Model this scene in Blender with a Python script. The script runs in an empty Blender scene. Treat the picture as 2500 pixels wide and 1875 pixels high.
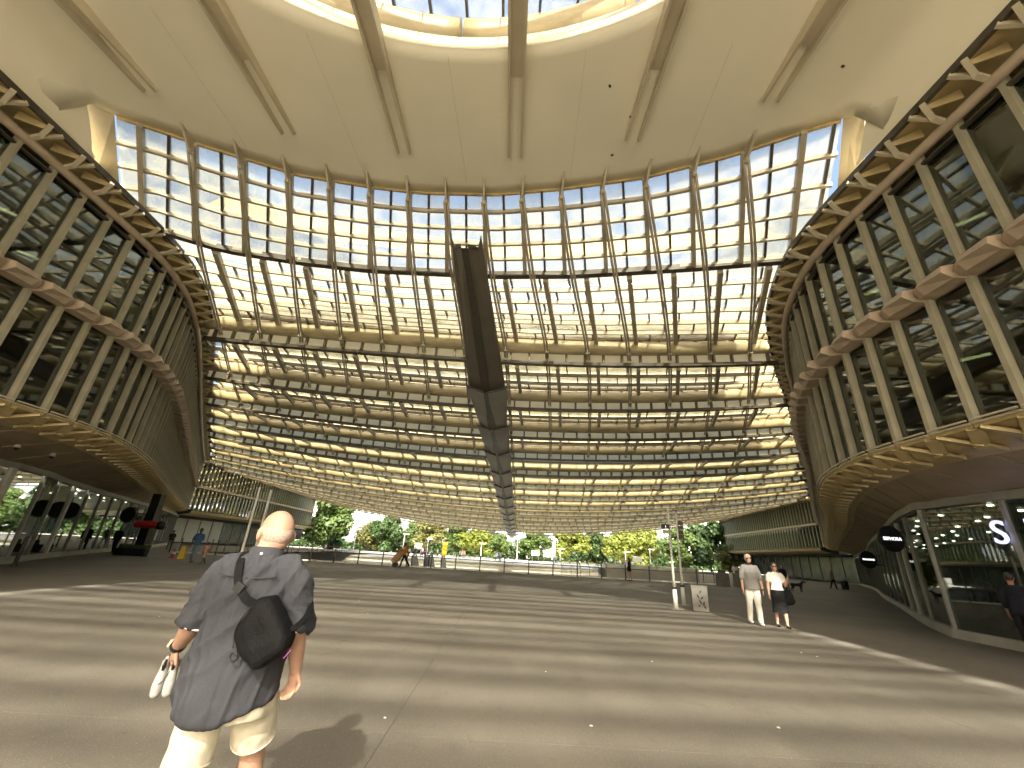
import bpy, bmesh, math, random
from mathutils import Vector, Matrix, noise as mnoise
random.seed(7)
R = math.radians
SC = bpy.context.scene
COL = SC.collection

# ------------------------------------------------------------------ camera
cam_data = bpy.data.cameras.new('camera')
cam = bpy.data.objects.new('camera', cam_data)
COL.objects.link(cam)
cam_data.sensor_fit = 'HORIZONTAL'
cam_data.sensor_width = 36.0
cam_data.lens = 14.43
cam_data.clip_start = 0.05
cam_data.clip_end = 3000
PITCH, ROLL = R(22.2), R(3.4)
fwd = Vector((0, math.cos(PITCH), math.sin(PITCH)))
up0 = Vector((0, -math.sin(PITCH), math.cos(PITCH)))
rt0 = Vector((1, 0, 0))
upv = up0 * math.cos(ROLL) - rt0 * math.sin(ROLL)
rtv = rt0 * math.cos(ROLL) + up0 * math.sin(ROLL)
m = Matrix((rtv, upv, -fwd)).transposed().to_4x4()
m.translation = (0, 0, 1.5)
cam.matrix_world = m
SC.camera = cam

# ------------------------------------------------------------------ sky, sun, exposure
SUN_EL = R(36)
world = bpy.data.worlds.new('World')
SC.world = world
world.use_nodes = True
wn = world.node_tree
wn.nodes.clear()
w_out = wn.nodes.new('ShaderNodeOutputWorld')
w_bg = wn.nodes.new('ShaderNodeBackground')
w_sky = wn.nodes.new('ShaderNodeTexSky')
w_sky.sky_type = 'NISHITA'
w_sky.sun_disc = False
w_sky.sun_elevation = SUN_EL
w_sky.sun_rotation = R(180)
w_sky.air_density = 1.2
w_sky.dust_density = 7.0
w_sky.ozone_density = 1.0
w_bg.inputs['Strength'].default_value = 0.15
wn.links.new(w_sky.outputs[0], w_bg.inputs[0])
wn.links.new(w_bg.outputs[0], w_out.inputs[0])
sun_data = bpy.data.lights.new('sun', 'SUN')
sun_data.energy = 5.0
sun_data.angle = R(1.0)
sun_data.color = (1.0, 0.955, 0.82)
sun = bpy.data.objects.new('sun', sun_data)
COL.objects.link(sun)
sun.location = (0, -30, 40)
sun.rotation_euler = (R(90) - SUN_EL, 0, R(0))
SC.view_settings.view_transform = 'Standard'
SC.view_settings.look = 'None'
SC.view_settings.gamma = 1.0
SC.view_settings.use_curve_mapping = False
SC.view_settings.exposure = 1.75
SC.cycles.use_denoising = True
SC.cycles.max_bounces = 7
SC.cycles.glossy_bounces = 2
SC.cycles.use_adaptive_sampling = True
SC.cycles.adaptive_threshold = 0.03
SC.cycles.diffuse_bounces = 4
SC.cycles.transparent_max_bounces = 12
SC.cycles.sample_clamp_indirect = 6.0
SC.cycles.caustics_reflective = False
SC.cycles.caustics_refractive = False

# ------------------------------------------------------------------ materials
MATS = {}
def mat(name, col, rough=0.6, metal=0.0, var=0.12, scale=6.0, bump=0.0, bscale=60.0, emit=None, estr=0.0, col2=None,
        coords='Object', spec=0.5, stretch=None, detail=5.0):
    """Principled material whose colour drifts with a noise texture."""
    if name in MATS:
        return MATS[name]
    mt = bpy.data.materials.new(name)
    mt.use_nodes = True
    nt = mt.node_tree
    b = nt.nodes['Principled BSDF']
    b.inputs['Roughness'].default_value = rough
    b.inputs['Metallic'].default_value = metal
    b.inputs['Specular IOR Level'].default_value = spec
    tc = nt.nodes.new('ShaderNodeTexCoord')
    src = tc.outputs[coords]
    if coords == 'World':
        src = None
    if stretch:
        mp = nt.nodes.new('ShaderNodeMapping')
        mp.inputs['Scale'].default_value = stretch
        nt.links.new(src, mp.inputs['Vector'])
        src = mp.outputs[0]
    nz = nt.nodes.new('ShaderNodeTexNoise')
    nz.inputs['Scale'].default_value = scale
    nz.inputs['Detail'].default_value = detail
    nt.links.new(src, nz.inputs['Vector'])
    ramp = nt.nodes.new('ShaderNodeValToRGB')
    c = Vector(col)
    lo = c * (1 - var)
    hi = c * (1 + var)
    if col2:
        hi = Vector(col2)
        lo = c
    ramp.color_ramp.elements[0].color = (*lo, 1)
    ramp.color_ramp.elements[1].color = (*[min(v, 1) for v in hi], 1)
    ramp.color_ramp.elements[0].position = 0.32
    ramp.color_ramp.elements[1].position = 0.68
    nt.links.new(nz.outputs['Fac'], ramp.inputs[0])
    nt.links.new(ramp.outputs[0], b.inputs['Base Color'])
    if bump:
        n2 = nt.nodes.new('ShaderNodeTexNoise')
        n2.inputs['Scale'].default_value = bscale
        n2.inputs['Detail'].default_value = 4
        nt.links.new(src, n2.inputs['Vector'])
        bp = nt.nodes.new('ShaderNodeBump')
        bp.inputs['Strength'].default_value = bump
        bp.inputs['Distance'].default_value = 0.02
        nt.links.new(n2.outputs['Fac'], bp.inputs['Height'])
        nt.links.new(bp.outputs[0], b.inputs['Normal'])
    if emit:
        b.inputs['Emission Color'].default_value = (*emit, 1)
        b.inputs['Emission Strength'].default_value = estr
    MATS[name] = mt
    return mt

def glass_mat(name, tint, fac_clear, trans_col, rough=0.05, gloss=0.12, dirt=0.25, scale=1.6):
    """Pane: a mix of clear see-through, milky translucent dirt and a mirror film."""
    mt = bpy.data.materials.new(name)
    mt.use_nodes = True
    nt = mt.node_tree
    nt.nodes.clear()
    out = nt.nodes.new('ShaderNodeOutputMaterial')
    tr = nt.nodes.new('ShaderNodeBsdfTransparent')
    tr.inputs[0].default_value = (*tint, 1)
    tl = nt.nodes.new('ShaderNodeBsdfTranslucent')
    tl.inputs[0].default_value = (*trans_col, 1)
    gl = nt.nodes.new('ShaderNodeBsdfGlossy')
    gl.inputs['Roughness'].default_value = rough
    gl.inputs[0].default_value = (0.95, 0.97, 0.95, 1)
    tc = nt.nodes.new('ShaderNodeTexCoord')
    nz = nt.nodes.new('ShaderNodeTexNoise')
    nz.inputs['Scale'].default_value = scale
    nz.inputs['Detail'].default_value = 6
    nt.links.new(tc.outputs['Object'], nz.inputs['Vector'])
    mr = nt.nodes.new('ShaderNodeMapRange')
    mr.inputs['From Min'].default_value = 0.3
    mr.inputs['From Max'].default_value = 0.7
    mr.inputs['To Min'].default_value = max(0, 1 - fac_clear - dirt)
    mr.inputs['To Max'].default_value = min(1, 1 - fac_clear + dirt)
    nt.links.new(nz.outputs['Fac'], mr.inputs['Value'])
    mx = nt.nodes.new('ShaderNodeMixShader')
    nt.links.new(mr.outputs[0], mx.inputs[0])
    nt.links.new(tr.outputs[0], mx.inputs[1])
    nt.links.new(tl.outputs[0], mx.inputs[2])
    fr = nt.nodes.new('ShaderNodeLayerWeight')
    fr.inputs['Blend'].default_value = 0.35
    mul = nt.nodes.new('ShaderNodeMath')
    mul.operation = 'MULTIPLY_ADD'
    mul.inputs[1].default_value = 0.55
    mul.inputs[2].default_value = gloss
    nt.links.new(fr.outputs['Fresnel'], mul.inputs[0])
    m2 = nt.nodes.new('ShaderNodeMixShader')
    nt.links.new(mul.outputs[0], m2.inputs[0])
    nt.links.new(mx.outputs[0], m2.inputs[1])
    nt.links.new(gl.outputs[0], m2.inputs[2])
    nt.links.new(m2.outputs[0], out.inputs[0])
    MATS[name] = mt
    return mt

CREAM = mat('cream paint', (0.58, 0.51, 0.36), 0.5, var=0.10, scale=1.5)
CEIL = mat('ceiling paint', (0.87, 0.815, 0.63), 0.75, var=0.035, scale=0.5, detail=3)
GOLD = mat('gold steel', (0.62, 0.49, 0.25), 0.42, var=0.18, scale=2.5, metal=0.15)
PIPE = mat('pale gold pipe', (0.50, 0.42, 0.245), 0.42, var=0.22, scale=1.3, stretch=(0.6, 3, 3))
SKINM = mat('darkened outer skin', (0.235, 0.20, 0.115), 0.6, var=0.3, scale=0.9, stretch=(1.6, 1, 0.5))  # tone lowered so the full sun renders this skin cream, not white
BRONZE = mat('shade-dark bronze steel', (0.085, 0.068, 0.042), 0.5, var=0.2, scale=3)  # bronze darkened in the colour for the beams' backlit undersides
STEEL = mat('cream steel bar', (0.46, 0.40, 0.28), 0.5, var=0.15, scale=2)
FIN = mat('beige fin paint', (0.40, 0.37, 0.26), 0.6, var=0.10, scale=2)
BANDM = mat('rosy beige band', (0.50, 0.40, 0.29), 0.55, var=0.12, scale=3)
SOFF = mat('soffit board', (0.40, 0.32, 0.205), 0.7, var=0.10, scale=1.2)
BRKT = mat('dark gold bracket', (0.17, 0.125, 0.06), 0.5, var=0.2, scale=3)
GUT_SHADE = mat('shaded gutter sheet', (0.15, 0.13, 0.10), 0.5, var=0.12, scale=0.8)  # first gutter piece only: its shade is put into the colour
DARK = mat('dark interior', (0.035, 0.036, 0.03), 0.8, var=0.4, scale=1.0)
DEDGE = mat('dark edge strip', (0.07, 0.06, 0.042), 0.5, var=0.2)
GUTM = mat('gutter sheet', (0.27, 0.255, 0.23), 0.55, var=0.10, scale=0.8)
WHITEP = mat('white paint', (0.72, 0.71, 0.66), 0.5, var=0.06)
GREYF = mat('grey frame', (0.36, 0.36, 0.33), 0.5, var=0.08)
BLACK = mat('black paint', (0.012, 0.012, 0.013), 0.35, var=0.3)
CONC = mat('pale concrete', (0.50, 0.49, 0.43), 0.85, var=0.12, scale=1.2, bump=0.15, bscale=14)
STONE = mat('white stone', (0.88, 0.87, 0.82), 0.8, var=0.08, scale=0.8)
FENCE = mat('fence steel', (0.10, 0.095, 0.085), 0.5, var=0.15)
GL_CLEAR = glass_mat('clear roof glass', (0.96, 0.97, 0.94), 0.78, (0.70, 0.65, 0.48), gloss=0.01, dirt=0.14)
GL_MILK = glass_mat('milky roof glass', (0.98, 0.97, 0.90), 0.80, (0.74, 0.66, 0.43), gloss=0.0, dirt=0.15, scale=0.9)
def frost_mat(name, c):
    mt = mat(name, c, 0.7, var=0.12, scale=1.1)
    nt = mt.node_tree
    tl = nt.nodes.new('ShaderNodeBsdfTranslucent'); tl.inputs[0].default_value = (*c, 1)
    mx = nt.nodes.new('ShaderNodeMixShader'); mx.inputs[0].default_value = 0.6
    nt.links.new(nt.nodes['Principled BSDF'].outputs[0], mx.inputs[1]); nt.links.new(tl.outputs[0], mx.inputs[2])
    nt.links.new(mx.outputs[0], nt.nodes['Material Output'].inputs[0])
    return mt
FROST = frost_mat('frosted cream glass', (0.88, 0.78, 0.52))
GL_TOP = glass_mat('sun-softening skylight glass', (0.98, 0.98, 0.96), 0.94, (0.92, 0.86, 0.66), gloss=0.0, dirt=0.05)
GL_FAC = glass_mat('facade glass', (0.30, 0.36, 0.30), 0.98, (0.1, 0.12, 0.1), rough=0.03, gloss=0.13, dirt=0.02)
GL_SHOP = glass_mat('shop glass', (0.55, 0.60, 0.54), 0.99, (0.1, 0.12, 0.1), rough=0.02, gloss=0.10, dirt=0.01)

# ------------------------------------------------------------------ helpers
def finish(o, parent=None):
    COL.objects.link(o)
    if parent is not None:
        o.parent = parent
    return o

def tag(o, label=None, cat=None, group=None, kind=None):
    if label: o['label'] = label
    if cat: o['category'] = cat
    if group: o['group'] = group
    if kind: o['kind'] = kind
    return o

def empty(name, loc=(0, 0, 0), rz=0.0, label=None, cat=None, group=None):
    o = bpy.data.objects.new(name, None)
    o.empty_display_size = 0.2
    o.location = loc
    o.rotation_euler = (0, 0, rz)
    COL.objects.link(o)
    return tag(o, label, cat, group)

class MB:
    """Collects faces; build() links them as one mesh object."""
    def __init__(s):
        s.v = []; s.f = []; s.mi = []
    def quad(s, a, b, c, d, mi=0):
        n = len(s.v); s.v += [tuple(a), tuple(b), tuple(c), tuple(d)]
        s.f.append((n, n+1, n+2, n+3)); s.mi.append(mi)
    def hexa(s, p, mi=0):
        """p: 4 bottom corners then 4 top corners, same order"""
        n = len(s.v); s.v += [tuple(q) for q in p]
        for q in ((3,2,1,0), (4,5,6,7), (0,1,5,4), (1,2,6,5), (2,3,7,6), (3,0,4,7)):
            s.f.append(tuple(n+i for i in q)); s.mi.append(mi)
    def box(s, c, size, M=None, mi=0):
        x, y, z = [d/2 for d in size]
        p = [Vector(q) for q in ((-x,-y,-z), (x,-y,-z), (x,y,-z), (-x,y,-z), (-x,-y,z), (x,-y,z), (x,y,z), (-x,y,z))]
        if M is not None:
            p = [M @ q for q in p]
        c = Vector(c)
        s.hexa([q + c for q in p], mi)
    def bar(s, a, b, w, h, upd=(0, 0, 1), mi=0):
        """rectangular bar from a to b, width w sideways, height h along up"""
        a = Vector(a); b = Vector(b); d = (b-a)
        if d.length < 1e-6: return
        d.normalize(); u = Vector(upd)
        sd = d.cross(u)
        if sd.length < 1e-4: sd = d.cross(Vector((1, 0, 0)))
        sd.normalize(); u = sd.cross(d)
        sd *= w/2; u *= h/2
        s.hexa([a-sd-u, a+sd-u, b+sd-u, b-sd-u, a-sd+u, a+sd+u, b+sd+u, b-sd+u], mi)
    def strip(s, path, w, h, upd=(0, 0, 1), mi=0):
        """continuous rectangular section swept along a path"""
        path = [Vector(p) for p in path]
        n0 = len(s.v); N = len(path)
        for i, p in enumerate(path):
            d = (path[min(i+1, N-1)] - path[max(i-1, 0)]).normalized()
            sd = d.cross(Vector(upd)).normalized(); u = sd.cross(d)
            sd = sd*w/2; u = u*h/2
            s.v += [tuple(p-sd-u), tuple(p+sd-u), tuple(p+sd+u), tuple(p-sd+u)]
        for i in range(N-1):
            a = n0+4*i
            for k in range(4):
                s.f.append((a+k, a+(k+1) % 4, a+4+(k+1) % 4, a+4+k)); s.mi.append(mi)
        s.f.append((n0+3, n0+2, n0+1, n0)); s.mi.append(mi)
        e = n0+4*(N-1); s.f.append((e, e+1, e+2, e+3)); s.mi.append(mi)
    def tube(s, path, r, n=10, mi=0, cap=True):
        path = [Vector(p) for p in path]
        N = len(path)
        rs = r if isinstance(r, (list, tuple)) else [r]*N
        n0 = len(s.v)
        ref = None
        for i, p in enumerate(path):
            d = (path[min(i+1, N-1)] - path[max(i-1, 0)])
            d = d.normalized() if d.length > 1e-9 else Vector((0, 0, 1))
            if ref is None:
                ref = Vector((0, 0, 1)) if abs(d.z) < 0.9 else Vector((1, 0, 0))
            sd = d.cross(ref).normalized(); u = sd.cross(d).normalized()
            ref = u
            for k in range(n):
                a = 2*math.pi*k/n
                s.v.append(tuple(p + (sd*math.cos(a) + u*math.sin(a))*rs[i]))
        for i in range(N-1):
            for k in range(n):
                a = n0+i*n+k; b = n0+i*n+(k+1) % n
                s.f.append((a, b, b+n, a+n)); s.mi.append(mi)
        if cap:
            s.f.append(tuple(n0+k for k in range(n-1, -1, -1))); s.mi.append(mi)
            e = n0+(N-1)*n
            s.f.append(tuple(e+k for k in range(n))); s.mi.append(mi)
    def grid(s, rows, mi=0, flip=False):
        """rows: list of equal-length point lists"""
        n0 = len(s.v); W = len(rows[0])
        for r in rows:
            s.v += [tuple(p) for p in r]
        for i in range(len(rows)-1):
            for j in range(W-1):
                a = n0+i*W+j
                q = (a, a+1, a+W+1, a+W)
                s.f.append(q[::-1] if flip else q); s.mi.append(mi)
    def prism(s, pts, d, mi=0):
        """polygon pts extruded by vector d"""
        n0 = len(s.v); n = len(pts); d = Vector(d)
        s.v += [tuple(p) for p in pts] + [tuple(Vector(p)+d) for p in pts]
        s.f.append(tuple(n0+i for i in range(n-1, -1, -1))); s.mi.append(mi)
        s.f.append(tuple(n0+n+i for i in range(n))); s.mi.append(mi)
        for i in range(n):
            j = (i+1) % n
            s.f.append((n0+i, n0+j, n0+n+j, n0+n+i)); s.mi.append(mi)
    def mesh(s, name, mats, smooth=False):
        me = bpy.data.meshes.new(name)
        me.from_pydata(s.v, [], s.f)
        if not isinstance(mats, (list, tuple)): mats = [mats]
        for mm in mats: me.materials.append(mm)
        if len(mats) > 1:
            me.polygons.foreach_set('material_index', s.mi)
        if smooth:
            me.polygons.foreach_set('use_smooth', [True]*len(me.polygons))
        me.update()
        return me
    def build(s, name, mats, parent=None, smooth=False, kind=None):
        o = bpy.data.objects.new(name, s.mesh(name, mats, smooth))
        finish(o, parent)
        if kind: o['kind'] = kind
        return o

def part(name, mats, parent, fn, smooth=False, kind=None):
    b = MB(); fn(b)
    return b.build(name, mats, parent, smooth, kind)

def inst(me, name, M, parent):
    o = bpy.data.objects.new(name, me)
    o.matrix_local = M
    return finish(o, parent)

def copy_tree(o, parent=None):
    c = o.copy(); COL.objects.link(c); c.parent = parent
    for ch in o.children: copy_tree(ch, c)
    return c

def lerp_tab(tab, t):
    if t <= tab[0][0]: return tab[0][1]
    for (a, va), (b, vb) in zip(tab, tab[1:]):
        if t <= b: return va + (vb-va)*(t-a)/(b-a)
    return tab[-1][1]

def catmull(pts, per=8):
    P = [Vector(p) for p in pts]
    P = [P[0]*2-P[1]] + P + [P[-1]*2-P[-2]]
    out = []
    for i in range(1, len(P)-2):
        for k in range(per):
            t = k/per
            a, b, c, d = P[i-1:i+3]
            out.append(0.5*((2*b) + (c-a)*t + (2*a-5*b+4*c-d)*t*t + (3*b-a-3*c+d)*t**3))
    out.append(P[-2])
    return out

def resample(pts, step=None, count=None):
    L = [0.0]
    for a, b in zip(pts, pts[1:]): L.append(L[-1]+(b-a).length)
    n = count if count else max(1, round(L[-1]/step))
    out = []; j = 0
    for i in range(n+1):
        s = L[-1]*i/n
        while j < len(L)-2 and L[j+1] < s: j += 1
        t = (s-L[j])/max(1e-9, L[j+1]-L[j])
        out.append(pts[j].lerp(pts[j+1], min(1, t)))
    return out

def text_obj(name, body, size, M, mt, parent=None, depth=0.01, align='CENTER'):
    cu = bpy.data.curves.new(name, 'FONT')
    cu.body = body; cu.size = size; cu.extrude = depth; cu.align_x = align; cu.align_y = 'CENTER'
    cu.resolution_u = 4
    tmp = bpy.data.objects.new(name, cu)
    COL.objects.link(tmp)
    dg = bpy.context.evaluated_depsgraph_get()
    me = bpy.data.meshes.new_from_object(tmp.evaluated_get(dg))
    bpy.data.objects.remove(tmp); bpy.data.curves.remove(cu)
    me.materials.clear(); me.materials.append(mt)
    o = bpy.data.objects.new(name, me)
    o.matrix_local = M
    return finish(o, parent)

# ------------------------------------------------------------------ plaza floor
def floor_mat():
    mt = mat('plaza screed', (0.165, 0.147, 0.118), 0.72, var=0.20, scale=0.35, bump=0.10, bscale=140)
    nt = mt.node_tree
    b = nt.nodes['Principled BSDF']
    base = b.inputs['Base Color'].links[0].from_socket
    tc = nt.nodes.new('ShaderNodeTexCoord')
    def layer(scale, lo, hi, colr, base, stretch=(1, 1, 1), detail=3):
        mp = nt.nodes.new('ShaderNodeMapping'); mp.inputs['Scale'].default_value = stretch
        nt.links.new(tc.outputs['Object'], mp.inputs[0])
        nz = nt.nodes.new('ShaderNodeTexNoise'); nz.inputs['Scale'].default_value = scale; nz.inputs['Detail'].default_value = detail
        nt.links.new(mp.outputs[0], nz.inputs['Vector'])
        mr = nt.nodes.new('ShaderNodeMapRange'); mr.inputs['From Min'].default_value = lo; mr.inputs['From Max'].default_value = hi
        nt.links.new(nz.outputs['Fac'], mr.inputs['Value'])
        mx = nt.nodes.new('ShaderNodeMix'); mx.data_type = 'RGBA'; mx.blend_type = 'MIX'
        nt.links.new(mr.outputs[0], mx.inputs['Factor'])
        nt.links.new(base, mx.inputs['A']); mx.inputs['B'].default_value = (*colr, 1)
        return mx.outputs['Result']
    base = layer(2.2, 0.60, 0.78, (0.125, 0.108, 0.082), base, detail=6)
    base = layer(0.9, 0.52, 0.75, (0.205, 0.185, 0.150), base, stretch=(1, .45, 1), detail=7)
    base = layer(7.0, 0.60, 0.80, (0.135, 0.118, 0.092), base, stretch=(1, .6, 1), detail=8)
    base = layer(95.0, 0.66, 0.72, (0.42, 0.38, 0.31), base, detail=1)
    base = layer(60.0, 0.69, 0.74, (0.07, 0.06, 0.05), base, detail=1)
    base = layer(5.0, 0.71, 0.75, (0.09, 0.08, 0.065), base, stretch=(1, 0.5, 1), detail=4)
    nt.links.new(base, b.inputs['Base Color'])
    return mt
FLOORM = floor_mat()
BOUNCE_PAVE = mat('pale bounce paving', (0.55, 0.51, 0.43), 0.85, var=0.08, scale=0.4)  # unseen slabs behind the camera, made pale to bounce sun onto the ceiling
fl = MB()
fl.quad((-60, -30, -0.02), (60, -30, -0.02), (60, 34.9, -0.02), (-60, 34.9, -0.02))
fl.quad((60, 34.9, -0.02), (-60, 34.9, -0.02), (-60, 34.9, -4.5), (60, 34.9, -4.5))
floor = fl.build('plaza_floor', mat('joint filler', (0.12, 0.105, 0.082), 0.9))
tag(floor, kind='structure')
XS = [-60, -46, -37.5, -29, -20.5, -12.0, -6.3, -0.9, 5.2, 11.4, 19.5, 28, 37, 47, 60]
YS = [-30, -18, -9, -1.5, 4.4, 9.6, 15.5, 21.8, 28.0, 34.9]
for i in range(len(XS)-1):
    for j in range(len(YS)-1):
        g = 0.002
        x0, x1, y0, y1 = XS[i]+g, XS[i+1]-g, YS[j]+g, YS[j+1]-g
        h = 0.0
        b = MB(); b.hexa([(x0,y0,-0.015),(x1,y0,-0.015),(x1,y1,-0.015),(x0,y1,-0.015),(x0,y0,h),(x1,y0,h),(x1,y1,h),(x0,y1,h)])
        b.build('slab', FLOORM if YS[j] > -9.5 else BOUNCE_PAVE, floor)

# ------------------------------------------------------------------ plan lines of the two wings (x by y)
DL = [(-25, -12.1), (1, -12.1), (11, -12.0), (12.5, -12.25), (14.9, -13.2), (17.2, -14.5), (22.3, -17.9), (33, -24.9), (57, -40.4), (97, -42.3)]
DR = [(-25, 8.4), (1, 8.4), (9.8, 8.35), (11.5, 8.8), (13.2, 9.5), (15.4, 11.0), (18.5, 13.5), (22.8, 16.9), (28.9, 21.7), (41.9, 31.8), (57, 42.0), (97, 47.6)]
def XL(y): return lerp_tab(DL, y)
def XR(y): return lerp_tab(DR, y)
def xa(y): return -2.2+0.046*y

# ------------------------------------------------------------------ entrance ceiling with its oval opening
YE = [(-12.3, 7.2), (-11.56, 7.42), (-11.5, 7.5), (-11.2, 7.8), (-9.2, 8.6), (-6.9, 9.4), (-4.6, 9.7), (-3.2, 9.8), (-0.9, 9.7), (1.3, 9.3), (3.5, 8.75), (5.6, 7.9), (7.75, 6.75), (7.82, 6.72), (7.95, 6.5), (8.6, 6.4)]
def ye(x): return lerp_tab(YE, x)
YB = [(-12.2, 11.1), (-10.5, 11.95), (-7.8, 12.4), (-5.5, 12.6), (-0.9, 12.5), (2.0, 12.2), (6.1, 11.4), (8.9, 10.75)]
def yb(x): return lerp_tab(YB, x)
OC = Vector((-1.7, -4.5)); OA, OB, OBB = 9.7, 10.2, 13.4
ceil = empty('entrance_ceiling', (0, 5, 0), label='smooth beige opaque ceiling above the plaza entrance, pierced by an oval opening', cat='ceiling')
ceil.location = (0, 0, 0)
def orad(th):
    ux, uy = abs(math.cos(th)), math.sin(th)
    if uy >= 0: return 1/math.sqrt((ux/OA)**2+(uy/OB)**2)
    return ((ux/OA)**6+(-uy/OBB)**6)**(-1/6)      # unseen back half squared and lengthened to let sun reach the floor
def ohw(y, pad=0.0):
    t = (y-OC.y)/((OB if y > OC.y else OBB)+pad+.9)
    if abs(t) >= 1: return 0.3
    return (OA+pad)*(math.sqrt(1-t*t) if t > 0 else (1-abs(t)**6)**(1/6))
def inside(x, y):
    return XL(y)-0.05 < x < XR(y)+0.05 and -18.7 < y < ye(x)
def ceil_z(x, y):
    d = min(x-XL(y), XR(y)-x)
    t = max(0.0, min(1.0, 1-d/0.75))
    return 11.85 - 0.85*t*t
NA, NR = 220, 12
rows = [[] for _ in range(NR+1)]
for a in range(NA+1):
    th = 2*math.pi*a/NA
    ux, uy = math.cos(th), math.sin(th)
    ri = orad(th)
    lo, hi = ri, 40.0
    if not inside(OC.x+ux*(ri+0.02), OC.y+uy*(ri+0.02)):
        ro = ri+0.05
    else:
        ro = ri
        while inside(OC.x+ux*(ro+0.04), OC.y+uy*(ro+0.04)): ro += 0.04
    for k in range(NR+1):
        r = ri+(ro-ri)*k/NR
        x, y = OC.x+ux*r, OC.y+uy*r
        rows[k].append((x, y, ceil_z(x, y)))
cb = MB(); cb.grid(rows)
o = cb.build('ceiling_sheet', CEIL, ceil, smooth=True)
md = o.modifiers.new('thick', 'SOLIDIFY'); md.thickness = 0.25; md.offset = 1 if False else -1
# make sure thickness goes upward
if o.data.polygons[0].normal.z > 0: md.offset = 1
def ring(z, da, n=160):
    return [(OC.x+(orad(2*math.pi*i/n)+da)*math.cos(2*math.pi*i/n), OC.y+(orad(2*math.pi*i/n)+da)*math.sin(2*math.pi*i/n), z) for i in range(n+1)]
part('opening_reveal', CREAM, ceil, lambda b: b.grid([[(x, y, ceil_z(x, y)-0.003) for x, y, _ in ring(0, 0)], [(x, y, ceil_z(x, y)+0.65) for x, y, _ in ring(0, 0.12)]]), True)
for k in range(16):
    th0, th1 = 2*math.pi*k/16+0.006, 2*math.pi*(k+1)/16-0.006
    pts = [(OC.x+(orad(q)+.62)*math.cos(q), OC.y+(orad(q)+.62)*math.sin(q), 13.05) for q in [th0+(th1-th0)*i/10 for i in range(11)]]
    part('opening_pipe', PIPE, ceil, lambda b: b.tube(pts, 0.55, 16), True)
rs = random.Random(21)
y = -19.2
while y < 6.6:
    hw = ohw(y, .6)
    wd = rs.choice((.22, .30, .38, .52))
    part('streak_slat', CREAM, ceil, lambda b: b.bar((OC.x-hw, y, 14.35), (OC.x+hw, y+.1, 14.35), wd, 0.06))  # slats put above the opening to cast shadow streaks on the floor
    y += rs.choice((.85, 1.05, 1.25))
for k in range(21):
    x = -10.9+k*0.92
    hl = (OB+1.2)*math.sqrt(max(0.02, 1-((x-OC.x)/(OA+0.8))**2))
    part('glazing_bar', BRONZE, ceil, lambda b: b.bar((x, OC.y-14.7, 14.1), (x, OC.y+hl, 14.1), 0.06, 0.12))
    if k < 20 and hl > 1.5:
        hl2 = hl-.3
        for (a, c) in ((-14.6, -9.6), (-9.56, -4.6), (-4.56, .6), (.64, hl2*.5), (hl2*.5+.04, hl2)):
            if c-a > .3: part('pane', GL_TOP, ceil, lambda b: b.box((x+.46, OC.y+(a+c)/2, 14.2), (.84, c-a-.04, .02)))  # panes added over the opening to soften the incoming sun
# box beams that taper out into the ceiling
for (x0, y0, x1, y1) in [(-9.95, 3.4, -9.6, 7.05), (-6.8, 2.6, -6.55, 8.0), (-3.55, 2.0, -3.45, 8.4), (-0.35, 2.0, -0.3, 8.3), (2.8, 2.4, 2.8, 7.6), (5.75, 3.0, 5.75, 6.4)]:
    d = Vector((x1-x0, y1-y0, 0)); n = Vector((d.y, -d.x, 0)).normalized()
    bo = empty('ceiling_beam'); bo.parent = ceil
    a = Vector((x0, y0, 11.92)); c = Vector((x1, y1, 11.92))
    dp = 0.50
    for s in (-1, 1):
        b = MB()
        o1 = n*s*0.14; o2 = n*s*0.20
        p = [a+o1-Vector((0,0,dp)), a+o2-Vector((0,0,dp)), c+o2-Vector((0,0,0.17)), c+o1-Vector((0,0,0.17)), a+o1, a+o2, c+o2, c+o1]
        b.hexa(p); b.build('side_plate', CREAM, bo)
    b = MB()
    e = c.lerp(a, 0.34)
    p = [a-n*.15-Vector((0,0,dp-.14)), a+n*.15-Vector((0,0,dp-.14)), e+n*.15-Vector((0,0,.12)), e-n*.15-Vector((0,0,.12)), a-n*.15, a+n*.15, e+n*.15, e-n*.15]
    b.hexa(p); b.build('bottom_plate', CREAM, bo)
# return faces at both ends of the glazed notch and the edge strip
def slab4(b, p, th):
    v = Vector(th); p = [Vector(q) for q in p]
    b.hexa(p+[q+v for q in p])
part('return_panel', CREAM, ceil, lambda b: slab4(b, [(-11.66, 7.40, 11.86), (-11.20, 7.80, 11.86), (-12.60, 9.97, 11.10), (-12.92, 9.45, 10.90)], (-.03, 0, .05)))
part('return_panel', CREAM, ceil, lambda b: slab4(b, [(7.80, 6.76, 11.86), (8.08, 6.44, 11.86), (9.42, 8.45, 10.90), (9.06, 8.92, 11.10)], (.03, 0, .05)))
def strip_rows(edge, sgn, y0, y1, corner, slope):
    rows = []
    for q in range(25):
        y = y0+(y1-y0)*q/24
        wdt = min(.75, max(.02, abs(corner-edge(y))-slope*max(0, y-y1+1.15)))
        rows.append([(edge(y)+sgn*wdt*u, y, 11.84-.85*(1-wdt*u/.75)**2) for u in (-.05, .2, .4, .6, .8, 1)])
    return rows
part('ceiling_strip', CEIL, ceil, lambda b: b.grid(strip_rows(XL, 1, 4.5, 8.5, -11.52, .46)), True)
part('ceiling_strip', CEIL, ceil, lambda b: b.grid(strip_rows(XR, -1, 3.5, 7.3, 7.94, .38)), True)
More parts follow.
